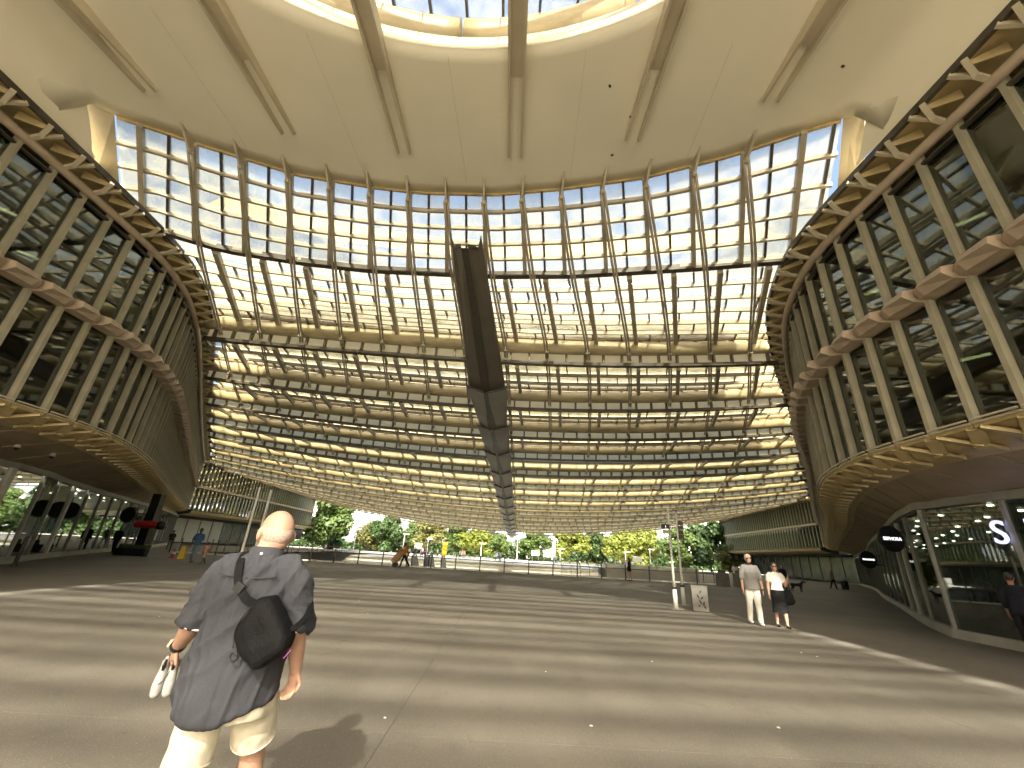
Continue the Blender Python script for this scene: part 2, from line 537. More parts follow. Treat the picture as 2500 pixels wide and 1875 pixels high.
for x in (-8.2, -5.0, -1.9, 1.2, 4.3):
    part('panel_seam', mat('seam shadow line', (.70, .65, .49), .8), ceil, lambda b: b.strip([(x+.02*i, 5.9-abs(x+1.7)*.1+(ye(x)-6.3+abs(x+1.7)*.1)*i/8, 11.846) for i in range(9)], .012, .006))
ex = [-11.15+i*(18.9/40) for i in range(41)]
part('edge_strip', GOLD, ceil, lambda b: b.strip([(x, ye(x)+0.02, ceil_z(x, ye(x))+0.06) for x in ex], 0.08, 0.22))
for (x, y) in [(1.9, 6.3), (2.6, 7.0), (2.4, 8.1), (6.9, 5.6)]:
    part('ceiling_mark', DARK, ceil, lambda b: b.box((x, y, ceil_z(x, y)-0.008), (0.05, 0.07, 0.012), Matrix.Rotation(x*3, 3, 'Z')))

# ------------------------------------------------------------------ glass canopy
YK = [17.3+5.3*k for k in range(14)]
ZM = [(9.7, 11.75), (12.4, 10.9), (17.3, 10.49), (22.6, 10.01), (27.9, 9.69), (33.2, 9.34), (38.5, 8.92), (43.8, 8.43), (49.1, 7.91), (54.4, 7.45), (59.7, 7.08), (65.0, 6.72), (70.3, 6.36), (75.6, 6.05), (80.9, 5.78), (86.2, 5.46)]
def zs(x, y):
    zm = lerp_tab(ZM, y); a = xa(y)
    if x < a: u = (a-x)/(a-XL(y)); ze = 10.8
    else: u = (x-a)/(XR(y)-a); ze = 11.3
    return zm+(ze-zm)*min(1.15, abs(u))**1.9
def sp(y): return 1.18+5.0*(1-math.exp(-(max(y, 9.6)-9.6)/50))
def xr(i, y): return xa(y)+0.55+min(.5, .06*max(0, y-9.6))+i*sp(y)
canopy = empty('glass_canopy', (0, 0, 0), label='vast curved roof of pale gold pipes and glass louvres spanning between the two wings', cat='roof')

def xs_line(y, n, pad=0.0):
    a, b = XL(y)+pad, XR(y)-pad
    return [a+(b-a)*i/n for i in range(n+1)]
tubes = []
for k, y in enumerate(YK):
    xs = xs_line(y, 48)
    t = part('pipe', PIPE, canopy, lambda b: b.tube([(x, y-.06, zs(x, y)-.02) for x in xs], 0.33 if k < 13 else 0.16, 14), True)
    tubes.append(t)
    part('lower_beam', BRONZE, t, lambda b: b.strip([(x, y+0.12, zs(x, y)-0.80) for x in xs], 0.26, 0.15 if k < 4 else 0.20))
    part('upper_rail', BRKT, t, lambda b: b.strip([(x, y-0.26, zs(x, y)+0.38) for x in xs], 0.10, 0.16))  # dark tone stands in for the shadow line above the pipe
    # collars and brackets hanging between pipe and beam
    nb = int((XR(y)-XL(y))/(0.86+0.03*k))
    bx = [XL(y)+(XR(y)-XL(y))*(i+0.5)/nb for i in range(nb)]
    if k < 4:
        bb = MB(); bb.box((0, 0, -0.49), (0.09, 0.16, 0.46)); bb.prism([(-.02, -.40, -.20), (.02, -.40, -.20), (.02, -.36, .44), (-.02, -.36, .44)], (0, .36, 0))
        me = bb.mesh('bracket', BRKT)
        for x in bx:
            inst(me, 'bracket', Matrix.Translation((x, y+0.05, zs(x, y))), t)
    else:
        bb = MB()
        for x in bx:
            z = zs(x, y); bb.box((x, y+0.05, z-0.50), (0.16, 0.16, 0.46))
        bb.build('brackets', BRKT, t, kind='stuff')
    if k < 13:   # upright glass behind the brackets
        part('web_glass', FROST, t, lambda b: b.grid([[(x, y+0.20, zs(x, y)-0.72) for x in xs], [(x, y+0.24, zs(x, y)+0.1) for x in xs]]))
    # sunlit louvre blade that rises above the pipe
    if k < 13:
        hb = [2.3, 2.7, 2.1, 1.5][k] if k < 4 else 0.5
        part('outer_blade', SKINM, t, lambda b: b.grid([[(x, y+0.35+1.3*s*s, zs(x, y)+0.35+hb*s) for x in xs] for s in (0, .25, .5, .75, 1)]), True)

def cols(y0, y1, step, off):
    """glazing column pairs (x at near edge, x at far edge) clipped to the edges of the roof"""
    out = []
    i = -14.0+off
    while i < 14.0:
        xa0, xa1 = xr(i, y0), xr(i, y1)
        out.append((max(XL(y0)+.08, min(XR(y0)-.08, xa0)), max(XL(y1)+.08, min(XR(y1)-.08, xa1))))
        i += step
    return out
def pane(b, p, th=0.03):
    v = Vector((0, 0, th))
    p = [Vector(q) for q in p]
    b.hexa([q for q in p]+[q+v for q in p])

# first glazed band between ceiling edge and the first dark beam
band = part('band_beam', BRONZE, canopy, lambda b: b.strip([(x, yb(x), 10.88) for x in [-12.4+i*0.55 for i in range(41)]], 0.22, 0.20))
def bpt(x, t):
    """point on the sloping glazed band: x measured at the ceiling edge"""
    x1 = -13.4+(x+11.2)*(23.2/19.0)
    y = ye(max(-11.15, min(7.7, x)))+0.02
    return Vector((x+(x1-x)*t, y+(yb(x1)-y)*t, 11.83+(10.98-11.83)*t))
def bx_of(i): return xa(9.6)+0.55+i*1.18
NBR = 5
for r in range(NBR+1):
    t = r/NBR
    xsb = [-11.2+19.0*i/40 for i in range(41)]
    if 0 < r <= NBR:
        part('rail', STEEL, band, lambda b: b.strip([bpt(x, t-0.02)-Vector((0,0,.06)) for x in xsb], 0.09, 0.13))
i = -8.5
xc = [-11.2]
while bx_of(i) < 7.8:
    if bx_of(i) > -11.1: xc.append(bx_of(i))
    i += 0.5
xc.append(7.8)
for r in range(NBR):
    for x0, x1 in zip(xc, xc[1:]):
        if x1-x0 < 0.1: continue
        b = MB(); pane(b, [bpt(x0+.02, r/NBR+.008), bpt(x1-.02, r/NBR+.008), bpt(x1-.02, (r+1)/NBR-.008), bpt(x0+.02, (r+1)/NBR-.008)])
        b.build('pane', GL_CLEAR, band)
for i, x in enumerate(xc[1:-1]):
    if i % 2 == 0:
        part('mullion', STEEL, band, lambda b: b.bar(bpt(x, -0.02)-Vector((0,0,.07)), bpt(x, 1.0)-Vector((0,0,.07)), 0.13, 0.22))
    else:
        part('glazing_bar', BRONZE, band, lambda b: b.bar(bpt(x, 0), bpt(x, 1.0), 0.07, 0.10))
# curved outer skin seen through the band
xs0 = [XL(15)+.3+(XR(15)-XL(15)-.6)*i/40 for i in range(41)]
part('outer_skin', SKINM, band, lambda b: b.grid([[(x, 14.2+1.6*s-0.010*(x+1.5)**2, 13.05+2.2*math.sin(s*1.45)+0.004*(x+1.5)**2) for x in xs0] for s in (0, .2, .4, .6, .8, 1)]), True)

# shingled rows of glass between the girders
for j in range(14):
    y1 = YK[j]-0.20
    par = tubes[j]
    def near(x):
        return yb(x)+0.15 if j == 0 else YK[j-1]+0.30
    def nearz(x, y):
        return 10.90 if j == 0 else zs(x, YK[j-1])-0.74
    n = [6, 3, 2, 2, 2, 2, 2, 2, 2, 2, 2, 2, 2, 2][j]
    y0m = 12.6 if j == 0 else YK[j-1]+0.30
    def pt(xn, xf, t, dz=0.0):
        x = xn+(xf-xn)*t
        ya = near(x); y = ya+(y1-ya)*t
        za = nearz(x, ya); zb = zs(x, y1)+0.26
        return Vector((x, y, za+(zb-za)*t+dz))
    panes = MB(); bars = MB()
    for r in range(n):
        t0, t1 = r/n, (r+1)/n
        step = 0.72 if j == 0 else 0.5
        c = cols(y0m, y1, step, (r % 2)*step/2)
        for (a0, a1), (b0, b1) in zip(c, c[1:]):
            if b0-a0 < 0.15 and b1-a1 < 0.15: continue
            q = [pt(a0+.02, a1+.02, t0+.01, 0.0), pt(b0-.02, b1-.02, t0+.01, 0.0), pt(b0-.02, b1-.02, t1, 0.14), pt(a0+.02, a1+.02, t1, 0.14)]
            if j == 0:
                b = MB(); pane(b, q); b.build('pane', GL_CLEAR, par)
            else:
                pane(panes, q)
            bars.bar(pt(a0, a1, t0+.02, -.03), pt(a0, a1, t1, 0.10), 0.06, 0.09)
        if r > 0:
            xx = [XL(y0m)+.1+(XR(y0m)-XL(y0m)-.2)*i/40 for i in range(41)]
            xf = [XL(y1)+.1+(XR(y1)-XL(y1)-.2)*i/40 for i in range(41)]
            part('rail', STEEL, par, lambda b: b.strip([pt(p, q, t0, -.02) for p, q in zip(xx, xf)], 0.08, 0.17))
    if j > 0:
        panes.build('panes', GL_CLEAR if j == 1 else GL_MILK, par, kind='stuff')
    bars.build('glazing_bars', BRONZE, par, kind='stuff')
    for i in range(-12, 13):     # cream posts along the ribs
        xn, xf = xr(i+0.28, y0m), xr(i+0.28, y1)
        if XL(y0m)+.3 < xn < XR(y0m)-.3 and XL(y1)+.3 < xf < XR(y1)-.3 and j < 8:
            part('post', STEEL, par, lambda b: b.bar(pt(xn, xf, 0.0, -.12), pt(xn, xf, 1.0, -.15), 0.17, 0.22))

nd = MB(); nd.box((0, 0, 0), (0.16, 0.14, 0.22)); CLAMP = nd.mesh('clamp', STEEL)
# paired tie rods that run down the roof from the ceiling brackets
for i in range(-7, 7):
    path = []
    xs_ = bx_of(i)
    if not -11.1 < xs_ < 7.7: 
        continue
    y = ye(xs_)
    path.append(Vector((xs_, y-0.03, 11.46)))
    path.append(Vector((xr(i, 12.4), yb(max(-12, min(8.7, xr(i, 12.4)))), 10.60)))
    for k, yk in enumerate(YK[:13]):
        x = xr(i, yk)
        if not XL(yk)+0.4 < x < XR(yk)-0.4: break
        path.append(Vector((x, yk-0.42, zs(x, yk)-0.42)))
    b = MB()
    for s in (-1, 1):
        pp = catmull([p+Vector((0.055*s, 0, 0)) for p in path], 5)
        b.tube(pp, 0.042, 6)
    rod = b.build('tie_rod', STEEL, canopy, smooth=True)
    bb = MB()
    bb.prism([(xs_-.03, y-0.62, 11.86), (xs_-.03, y+0.02, 11.86), (xs_-.03, y+0.02, 11.42), (xs_-.03, y-0.08, 11.42)], (0.06, 0, 0))
    bb.tube([(xs_-.05, y-0.03, 11.46), (xs_+.05, y-0.03, 11.46)], 0.075, 10)
    bb.build('rod_bracket', STEEL, rod)
    for p in path[2:]:
        inst(CLAMP, 'clamp', Matrix.Translation(p), rod)

# ------------------------------------------------------------------ hanging gutter along the middle
gut = empty('hanging_gutter', (0, 0, 0), label='dark folded gutter of overlapping scales hanging under the middle of the glass roof', cat='gutter')
GB = [19.4, 24.9, 30.4, 36.1, 41.1, 46.2, 51.3, 56.4, 61.5, 66.5, 71.5, 76.5, 81.5, 86.0]
def gz(y): return (zs(xa(y), y)-1.15) if y > 19 else 10.42+(9.18-10.42)*(y-10.2)/9.2
def gutter(y0, y1, w0, w1, s0, s1, dz, first=False):
    for sd in (-1, 1):
        b = MB()
        def P(y, w, s, f, up):
            c = xa(y); z = gz(y)+dz+up
            return [Vector((c+sd*s, y, z-0.22*f)), Vector((c+sd*(w-0.10), y, z+0.05)), Vector((c+sd*w, y, z+0.20))]
        A = P(y0, w0, s0, 1.0, 0.0); B = P(y1, w1, s1, 1.0, 0.10)
        if first:
            A[1].y += 0.45; A[0].y -= 0.0
        th = Vector((0, 0, 0.05))
        for u in range(2):
            q = [A[u], A[u+1], B[u+1], B[u]]
            b.hexa(q+[v+th for v in q])
        o = b.build('gutter_scale', GUT_SHADE if first else GUTM, gut)
        b = MB()   # turned-down dark lip at the near end
        for u in range(2):
            q0, q1 = A[u], A[u+1]
            b.hexa([q0-Vector((0,.03,.05)), q1-Vector((0,.03,.05)), q1+Vector((0,.03,-.05)), q0+Vector((0,.03,-.05)), q0+Vector((0,-.03,.05)), q1+Vector((0,-.03,.05)), q1+Vector((0,.03,.05)), q0+Vector((0,.03,.05))])
        b.build('lip', DEDGE, o)
    b = MB()
    pts = []
    for y, s in ((y0+.2, s0), (y1, s1)):
        c = xa(y); z = gz(y)+dz-0.16
        pts.append((Vector((c-s-.05, y, z)), Vector((c+s+.05, y, z))))
    b.hexa([pts[0][0], pts[0][1], pts[1][1], pts[1][0]]+[v+Vector((0,0,.04)) for v in (pts[0][0], pts[0][1], pts[1][1], pts[1][0])])
    b.build('slot_plate', DEDGE, gut)
gutter(10.2, 19.8, 0.48, 0.95, 0.11, 0.16, 0.0, True)
for k in range(len(GB)-1):
    gutter(GB[k], GB[k+1]+0.5, 1.04, 0.88, 0.10, 0.22, -0.06)
for k in range(0, 13):
    y = YK[k]
    part('hanger', BRONZE, gut, lambda b: b.bar((xa(y), y, zs(xa(y), y)), (xa(y), y, gz(y)-0.1), 0.05, 0.05))

# ------------------------------------------------------------------ the two wings
Z_LOW, Z_MID, Z_TOP = 4.30, 7.30, 10.55
def plan(pts, step, side):
    """resampled plan points with tangents and normals pointing at the plaza; side +1: plaza lies to +x"""
    P = resample(catmull([(x, y, 0) for x, y in pts], 10), step)
    out = []
    for i, p in enumerate(P):
        t = (P[min(i+1, len(P)-1)]-P[max(i-1, 0)]).normalized()
        n = Vector((t.y, -t.x, 0)) * side
        out.append((p, t, n))
    return out

def wing(name, pts, shop_pts, side, label, lights):
    root = empty(name, (0, 0, 0), label=label, cat='building')
    S = plan(pts, 0.86, side)
    N = len(S)-1
    L = (S[1][0]-S[0][0]).length
    def off(i, o, z):
        p, t, n = S[i]
        return Vector((p.x+n.x*o, p.y+n.y*o, z))
    # repeated pieces share their mesh: local x along the wall, y out to the plaza, z up
    def frame(i, o=0.0, z=0.0):
        a, b = S[i][0], S[i+1][0]
        t = (b-a).normalized(); n = Vector((t.y, -t.x, 0))*side
        M = Matrix.Identity(4)
        for r in range(3):
            M[r][0] = t[r]; M[r][1] = n[r]; M[r][2] = (0, 0, 1)[r]
        c = a+n*o
        M.translation = (c.x, c.y, z)
        return M
    mb = MB(); mb.box((0, 0.08, 0), (0.10, 0.17, Z_TOP-Z_LOW)); m_mull = mb.mesh('mullion', FIN)
    mb = MB(); mb.box((L/2, 0, 0), (L-0.02, 0.025, Z_TOP-Z_MID-0.1)); m_up = mb.mesh('pane', GL_FAC)
    mb = MB(); mb.box((L/2, 0, 0), (L-0.02, 0.025, Z_MID-Z_LOW-0.1)); m_lo = mb.mesh('pane', GL_FAC)
    mb = MB()   # faceted vertebra of the middle band
    sec = [(0.0, [(0, -.19), (.34, -.21), (.58, -.10), (.52, .06), (0, .20)]), (L*.74, [(0, -.19), (.32, -.20), (.46, -.02), (.34, .15), (0, .20)]), (L*.99, [(0, -.16), (.20, -.15), (.30, -.04), (.24, .10), (0, .16)])]
    n0 = 0
    for x, q in sec:
        mb.v += [(x, y, z) for y, z in q]
    for a in range(2):
        for k in range(5):
            mb.f.append((a*5+k, a*5+(k+1) % 5, a*5+5+(k+1) % 5, a*5+5+k)); mb.mi.append(0)
    mb.f.append((4, 3, 2, 1, 0)); mb.f.append((10, 11, 12, 13, 14)); mb.mi += [0, 0]
    m_band = mb.mesh('band_segment', BANDM)
    mb = MB()   # forked bracket that carries the eave
    mb.bar((0, 0.05, -.10), (0, 0.46, .04), 0.10, 0.09); mb.bar((0, 0.44, .03), (-.16, 0.78, .22), 0.10, 0.09); mb.bar((0, 0.44, .03), (0.16, 0.76, .25), 0.08, 0.08)
    mb.box((0, 0.0, -.10), (0.16, 0.16, 0.14))
    m_brk = mb.mesh('eave_bracket', CREAM)
    mb = MB()   # gold blade in the eave, one per bay
    mb.hexa([(L*.5, .30, .16), (L*.5+.03, .30, .16), (L*.92, .80, .20), (L*.88, .80, .20), (L*.5, .30, .42), (L*.5+.03, .30, .42), (L*.92, .80, .30), (L*.88, .80, .30)])
    m_blade = mb.mesh('eave_blade', GOLD)
    mb = MB()   # forked gold rib under the lower edge
    def flat(a, b, w):
        mb.bar((a[0], a[1], a[2]), (b[0], b[1], b[2]), w, 0.07)
    flat((0.04, .12, -.05), (L*.5, -.38, -.27), .24); flat((L-.04, .12, -.05), (L*.5, -.38, -.275), .24)
    flat((L*.5, -.34, -.28), (L*.5, -.72, -.345), .30)
    mb.box((L*.5, .15, 0.0), (L-.03, .05, .10))
    m_rib = mb.mesh('soffit_rib', GOLD)
    mb = MB(); mb.box((L*.47, .27, .06), (L*.9, .05, .03)); mb.box((L*.47, .22, .0), (L*.9, .05, .04)); m_sill = mb.mesh('sill_rail', CREAM)
    for i in range(N):
        inst(m_mull, 'mullion', frame(i, 0, (Z_TOP+Z_LOW)/2), root)
        inst(m_up, 'pane', frame(i, 0, (Z_TOP+Z_MID)/2+.05), root)
        inst(m_lo, 'pane', frame(i, 0, (Z_MID+Z_LOW)/2-.02), root)
        inst(m_band, 'band_segment', frame(i, 0.10, Z_MID), root)
        inst(m_brk, 'eave_bracket', frame(i, 0.10, 10.52), root)
        inst(m_blade, 'eave_blade', frame(i, 0.0, 10.45), root)
        inst(m_rib, 'soffit_rib', frame(i, 0.0, Z_LOW-.03), root)
        inst(m_sill, 'sill_rail', frame(i, 0.0, Z_LOW), root)
    part('top_rail', BANDM, root, lambda b: b.tube([off(i, 0.26, 10.42) for i in range(N+1)], 0.115, 8), True)
    part('head_rail', DEDGE, root, lambda b: b.strip([off(i, 0.10, 10.22) for i in range(N+1)], 0.10, 0.05))
    part('eave', GOLD, root, lambda b: b.grid([[off(i, 0.80, 10.83) for i in range(N+1)], [off(i, 0.40, 10.92) for i in range(N+1)], [off(i, -0.3, 10.80) for i in range(N+1)]]), True)
    part('edge_fascia', DEDGE, root, lambda b: b.strip([off(i, 0.80, 10.85) for i in range(N+1)], 0.09, 0.17))
    part('roof', CREAM, root, lambda b: b.grid([[off(i, 0.82, 10.95) for i in range(N+1)], [off(i, -0.5, 11.5) for i in range(N+1)], [off(i, -6.0, 11.7) for i in range(N+1)]]))
    part('lower_edge', GOLD, root, lambda b: b.grid([[off(i, 0.10, Z_LOW-.02) for i in range(N+1)], [off(i, -0.36, Z_LOW-.24) for i in range(N+1)], [off(i, -1.0, Z_LOW-.36) for i in range(N+1)]]))
    part('band_core', BANDM, root, lambda b: b.strip([off(i, 0.03, Z_MID) for i in range(N+1)], 0.10, 0.34))
    # rooms behind the glass
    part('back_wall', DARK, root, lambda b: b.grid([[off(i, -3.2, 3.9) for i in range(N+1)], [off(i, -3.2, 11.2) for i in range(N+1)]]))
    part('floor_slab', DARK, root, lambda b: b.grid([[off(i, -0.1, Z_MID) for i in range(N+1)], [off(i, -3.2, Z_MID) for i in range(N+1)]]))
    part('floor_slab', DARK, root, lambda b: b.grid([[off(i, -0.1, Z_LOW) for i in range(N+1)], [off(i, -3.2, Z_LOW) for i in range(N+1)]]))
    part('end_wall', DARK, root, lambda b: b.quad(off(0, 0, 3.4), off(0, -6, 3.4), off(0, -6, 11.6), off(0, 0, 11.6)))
    lamp = mat('room lamp', (0.9, 0.8, 0.5), 0.5, emit=(1.0, 0.85, 0.5), estr=1.6)
    for (i, z, o) in lights:
        a = off(i, -o, z); d = S[i][1]*0.45+S[i][2]*0.3
        part('ceiling_lamp', lamp, root, lambda b: b.bar(a, a+d, 0.05, 0.05))
    # soffit boards from the lower edge back to the shop line
    T = resample(catmull([(x, y, 0) for x, y in shop_pts], 10), count=N)
    for i in range(N):
        b = MB()
        a0, a1 = off(i, -0.98, Z_LOW-.36), off(i+1, -0.98, Z_LOW-.36)
        c0, c1 = Vector((T[i].x, T[i].y, 3.50)), Vector((T[i+1].x, T[i+1].y, 3.50))
        e = 0.012
        q = [a0.lerp(a1, e), a0.lerp(a1, 1-e), c0.lerp(c1, 1-e), c0.lerp(c1, e)]
        dz = Vector((0, 0, 0.02*((i % 2))))
        b.hexa([p+dz for p in q]+[p+Vector((0, 0, .06)) for p in q])
        b.build('soffit_board', SOFF, root)
    return root, S, T

LEFT = [(-12.8, -14), (-12.8, 2), (-12.8, 7), (-12.8, 10), (-12.95, 12), (-13.5, 13.9), (-14.5, 15.9), (-16.0, 18.4), (-19.0, 22.9), (-24.6, 31.2), (-32.0, 42.3), (-41.0, 56.0)]
RIGHT = [(9.2, -14), (9.2, 2), (9.2, 6), (9.2, 8.6), (9.38, 10.3), (9.9, 11.8), (10.7, 13.5), (12.0, 15.5), (14.3, 18.7), (19.3, 25.2), (30.0, 40.0), (42.6, 57.0)]
SHOPL = [(-17.2, -14), (-17.2, 4), (-17.3, 10), (-17.7, 13.8), (-18.7, 16.9), (-21.4, 21.0), (-25.4, 28.0), (-29.2, 35.0), (-34.5, 44.5), (-42.5, 57.0)]
SHOPR = [(12.3, -14), (12.3, 4), (12.3, 11.6), (12.45, 12.5), (12.9, 13.3), (13.7, 14.4), (15.1, 16.3), (19.4, 21.8), (26.2, 30.7), (36.0, 43.0), (46.0, 57.0)]
wl, SL, TL = wing('glazed_wing', LEFT, SHOPL, 1, 'curving glazed wing with beige fins above the red pill sign', [(26, 9.1, 1.0), (27, 8.3, 0.8), (23, 6.4, 0.8), (24, 6.0, 0.6), (25, 5.4, 0.6), (22, 6.6, .7)])
wr, SR, TR = wing('glazed_wing', RIGHT, SHOPR, -1, 'curving glazed wing with beige fins above the perfume shop', [(24, 8.9, .9), (27, 8.8, .9), (25, 5.9, .8), (22, 9.4, 1.1)])

# ------------------------------------------------------------------ shop fronts under the wings
def shopfront(name, T, side, label, bay=2.45, y0=-2.0, wide=()):
    root = empty(name, (0, 0, 0), label=label, cat='shop')
    P = resample([p for p in T if p.y > y0], bay)
    zt = 3.42
    def nrm(i):
        t = (P[min(i+1, len(P)-1)]-P[max(i-1, 0)]).normalized()
        return Vector((t.y, -t.x, 0))*side
    for i in range(len(P)):
        n = nrm(i)
        a = P[i]
        wdt = 0.26 if i in wide else 0.08
        part('frame_post', GREYF if i not in wide else WHITEP, root, lambda b: b.bar(a+n*.02+Vector((0, 0, .12)), a+n*.02+Vector((0, 0, zt)), wdt, 0.12, n))
    for i in range(len(P)-1):
        a, c = P[i], P[i+1]
        b = MB(); z0, z1 = 0.22, zt-0.10
        n = nrm(i)*0.012
        e = .02
        p0, p1 = a.lerp(c, e), a.lerp(c, 1-e)
        b.hexa([p0-n+Vector((0,0,z0)), p1-n+Vector((0,0,z0)), p1+n+Vector((0,0,z0)), p0+n+Vector((0,0,z0)), p0-n+Vector((0,0,z1)), p1-n+Vector((0,0,z1)), p1+n+Vector((0,0,z1)), p0+n+Vector((0,0,z1))])
        b.build('pane', GL_SHOP, root)
    up = Vector((0, 0, 1))
    part('plinth', CONC, root, lambda b: b.strip([p+nrm(i)*.05+up*.11 for i, p in enumerate(P)], 0.20, 0.22))
    part('fascia', GREYF, root, lambda b: b.strip([p+nrm(i)*.08+up*(zt+.02) for i, p in enumerate(P)], 0.20, 0.20))
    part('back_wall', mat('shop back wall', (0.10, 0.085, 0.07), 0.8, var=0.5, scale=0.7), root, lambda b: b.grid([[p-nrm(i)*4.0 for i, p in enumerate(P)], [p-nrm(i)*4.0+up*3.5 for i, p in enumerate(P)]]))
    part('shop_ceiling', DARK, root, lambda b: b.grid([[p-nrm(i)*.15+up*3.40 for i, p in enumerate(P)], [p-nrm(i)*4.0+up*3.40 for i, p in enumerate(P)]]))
    spot = mat('shop spot', (1, 0.95, 0.85), 0.5, emit=(1.0, 0.93, 0.8), estr=7.0)
    sh = mat('shop goods', (0.28, 0.13, 0.06), 0.6, var=0.7, scale=3.0, col2=(0.45, 0.33, 0.25))
    for i in range(len(P)-1):
        c = P[i].lerp(P[i+1], .5)
        if c.y > 34: break
        n = nrm(i)
        for k in range(3):
            q = c-n*(0.9+k*1.0)+Vector((random.uniform(-.6, .6), random.uniform(-.5, .5), 3.36))
            part('spot_lamp', spot, root, lambda b: b.tube([q, q+Vector((0, 0, -.05))], 0.055, 8))
        if i % 2 == 0:
            t = (P[i+1]-P[i]).normalized()
            q = c-n*2.0
            M = Matrix.Rotation(math.atan2(t.y, t.x), 3, 'Z')
            def shelf(b):
                for z in (0.35, 0.8, 1.2):
                    b.box(q+up*z, (1.5, .5, .05), M, 0)
                    for u in range(7):
                        b.box(q+M @ Vector((-.62+u*.2+random.uniform(-.03, .03), random.uniform(-.1, .1), 0))+up*(z+.14), (.11, .13, random.uniform(.12, .26)), M, 0)
                b.box(q+up*.15, (1.5, .5, .3), M, 0)
            part('display_shelf', sh, root, shelf)
    return root, P
shl, PL_ = shopfront('shop_front', TL, 1, 'dark shop front with slim grey frames behind the red pill sign', wide=(7, 10))
shr, PR_ = shopfront('shop_front', TR, -1, 'perfume shop front with curved corner glass, pale plinth and lit letter sign', wide=(8, 9))

# ------------------------------------------------------------------ far wings with upright fins facing the sunken patio
def far_wing(name, a, c, side, label):
    root = empty(name, (0, 0, 0), label=label, cat='building')
    a = Vector((*a, 0)); c = Vector((*c, 0))
    t = (c-a).normalized(); n = Vector((t.y, -t.x, 0))*side
    Ln = (c-a).length
    up = Vector((0, 0, 1))
    nf = 44
    mb = MB(); mb.box((0, .11, 0), (.11, .20, 6.1)); me = mb.mesh('fin', mat('green grey fin', (0.34, 0.33, 0.23), 0.5, var=.15))
    ang = math.atan2(t.y, t.x)
    for i in range(nf+1):
        p = a+t*(Ln*i/nf)
        M = Matrix.Rotation(ang if side > 0 else ang+math.pi, 4, 'Z')
        M = Matrix.Rotation(math.atan2(n.y, n.x)-math.pi/2, 4, 'Z')
        M.translation = p+up*7.35
        inst(me, 'fin', M, root)
    nb = 14
    for i in range(nb):
        p0, p1 = a+t*(Ln*(i+.01)/nb), a+t*(Ln*(i+.99)/nb)
        for z0, z1 in ((4.35, 7.15), (7.35, 10.35)):
            b = MB(); b.hexa([p0+up*z0, p1+up*z0, p1+n*.03+up*z0, p0+n*.03+up*z0, p0+up*z1, p1+up*z1, p1+n*.03+up*z1, p0+n*.03+up*z1])
            b.build('pane', GL_FAC, root)
    part('back_wall', DARK, root, lambda b: b.hexa([a-n*8+up*3.3, c-n*8+up*3.3, c-n*1.5+up*3.3, a-n*1.5+up*3.3, a-n*8+up*10.9, c-n*8+up*10.9, c-n*1.5+up*10.9, a-n*1.5+up*10.9]))
    part('middle_band', BANDM, root, lambda b: b.strip([a+n*.4+up*7.25, c+n*.4+up*7.25], .35, .28))
    part('upper_eave', GOLD, root, lambda b: b.strip([a+n*.3+up*10.62, c+n*.3+t*1.2+up*10.62], 1.5, .34))
    part('eave_edge', DEDGE, root, lambda b: b.strip([a+n*1.08+up*10.70, c+n*1.08+t*1.2+up*10.70], .12, .16))
    part('lower_eave', GOLD, root, lambda b: b.grid([[a+n*.75+up*4.28, c+n*.75+t*.8+up*4.28], [a+n*.55+up*3.85, c+n*.55+t*.6+up*3.85], [a-n*.8+up*3.60, c-n*.8+up*3.60], [a-n*5+up*3.55, c-n*5+up*3.55]]))
    part('lower_lip', DEDGE, root, lambda b: b.strip([a+n*.76+up*4.25, c+n*.76+t*.8+up*4.25], .08, .14))
    b = MB()
    for i in range(nf*2):
        p = a+n*.62+t*(Ln*i/nf/2)
        b.box(p+up*4.0, (.06, .06, .4))
    # end face turning the corner
    part('end_panel', FIN, root, lambda b: b.hexa([c+up*4.2, c+t*.3+up*4.2, c-n*8+t*.3+up*4.2, c-n*8+up*4.2, c+up*10.6, c+t*.3+up*10.6, c-n*8+t*.3+up*10.6, c-n*8+up*10.6]))
    part('end_lip', GOLD, root, lambda b: b.bar(c+n*.8+t*.9+up*4.05, c-n*8+t*.9+up*4.05, 1.4, .5))
    # recessed ground floor
    q = resample([a-n*3.2, c-n*3.2], 2.9)
    GL_DIM = MATS.get('dim shop glass') or mat('dim shop glass', (.05, .055, .045), .25, var=.8, scale=.6, col2=(.16, .16, .13))
    for i in range(len(q)-1):
        b = MB(); p0, p1 = q[i].lerp(q[i+1], .03), q[i].lerp(q[i+1], .97)
        b.hexa([p0+up*.2, p1+up*.2, p1+n*.03+up*.2, p0+n*.03+up*.2, p0+up*3.4, p1+up*3.4, p1+n*.03+up*3.4, p0+n*.03+up*3.4]); b.build('shop_pane', (WHITEP if side > 0 and i < 5 else GL_DIM), root)
        part('shop_post', GREYF, root, lambda b: b.bar(q[i]+n*.05, q[i]+n*.05+up*3.5, .12, .12, n))
    part('shop_fascia', GREYF, root, lambda b: b.strip([q[0]+n*.1+up*3.5, q[-1]+n*.1+up*3.5], .2, .2))
    part('shop_back', DARK, root, lambda b: b.quad(a-n*6, c-n*6, c-n*6+up*3.6, a-n*6+up*3.6))
    return root
far_wing('finned_pavilion', (-41.2, 56.4), (-43.0, 97.0), 1, 'long pavilion of dark upright fins beside the tall green tree')
far_wing('finned_pavilion', (42.6, 57.4), (49.0, 97.0), -1, 'long pavilion of dark upright fins in front of the pale church')

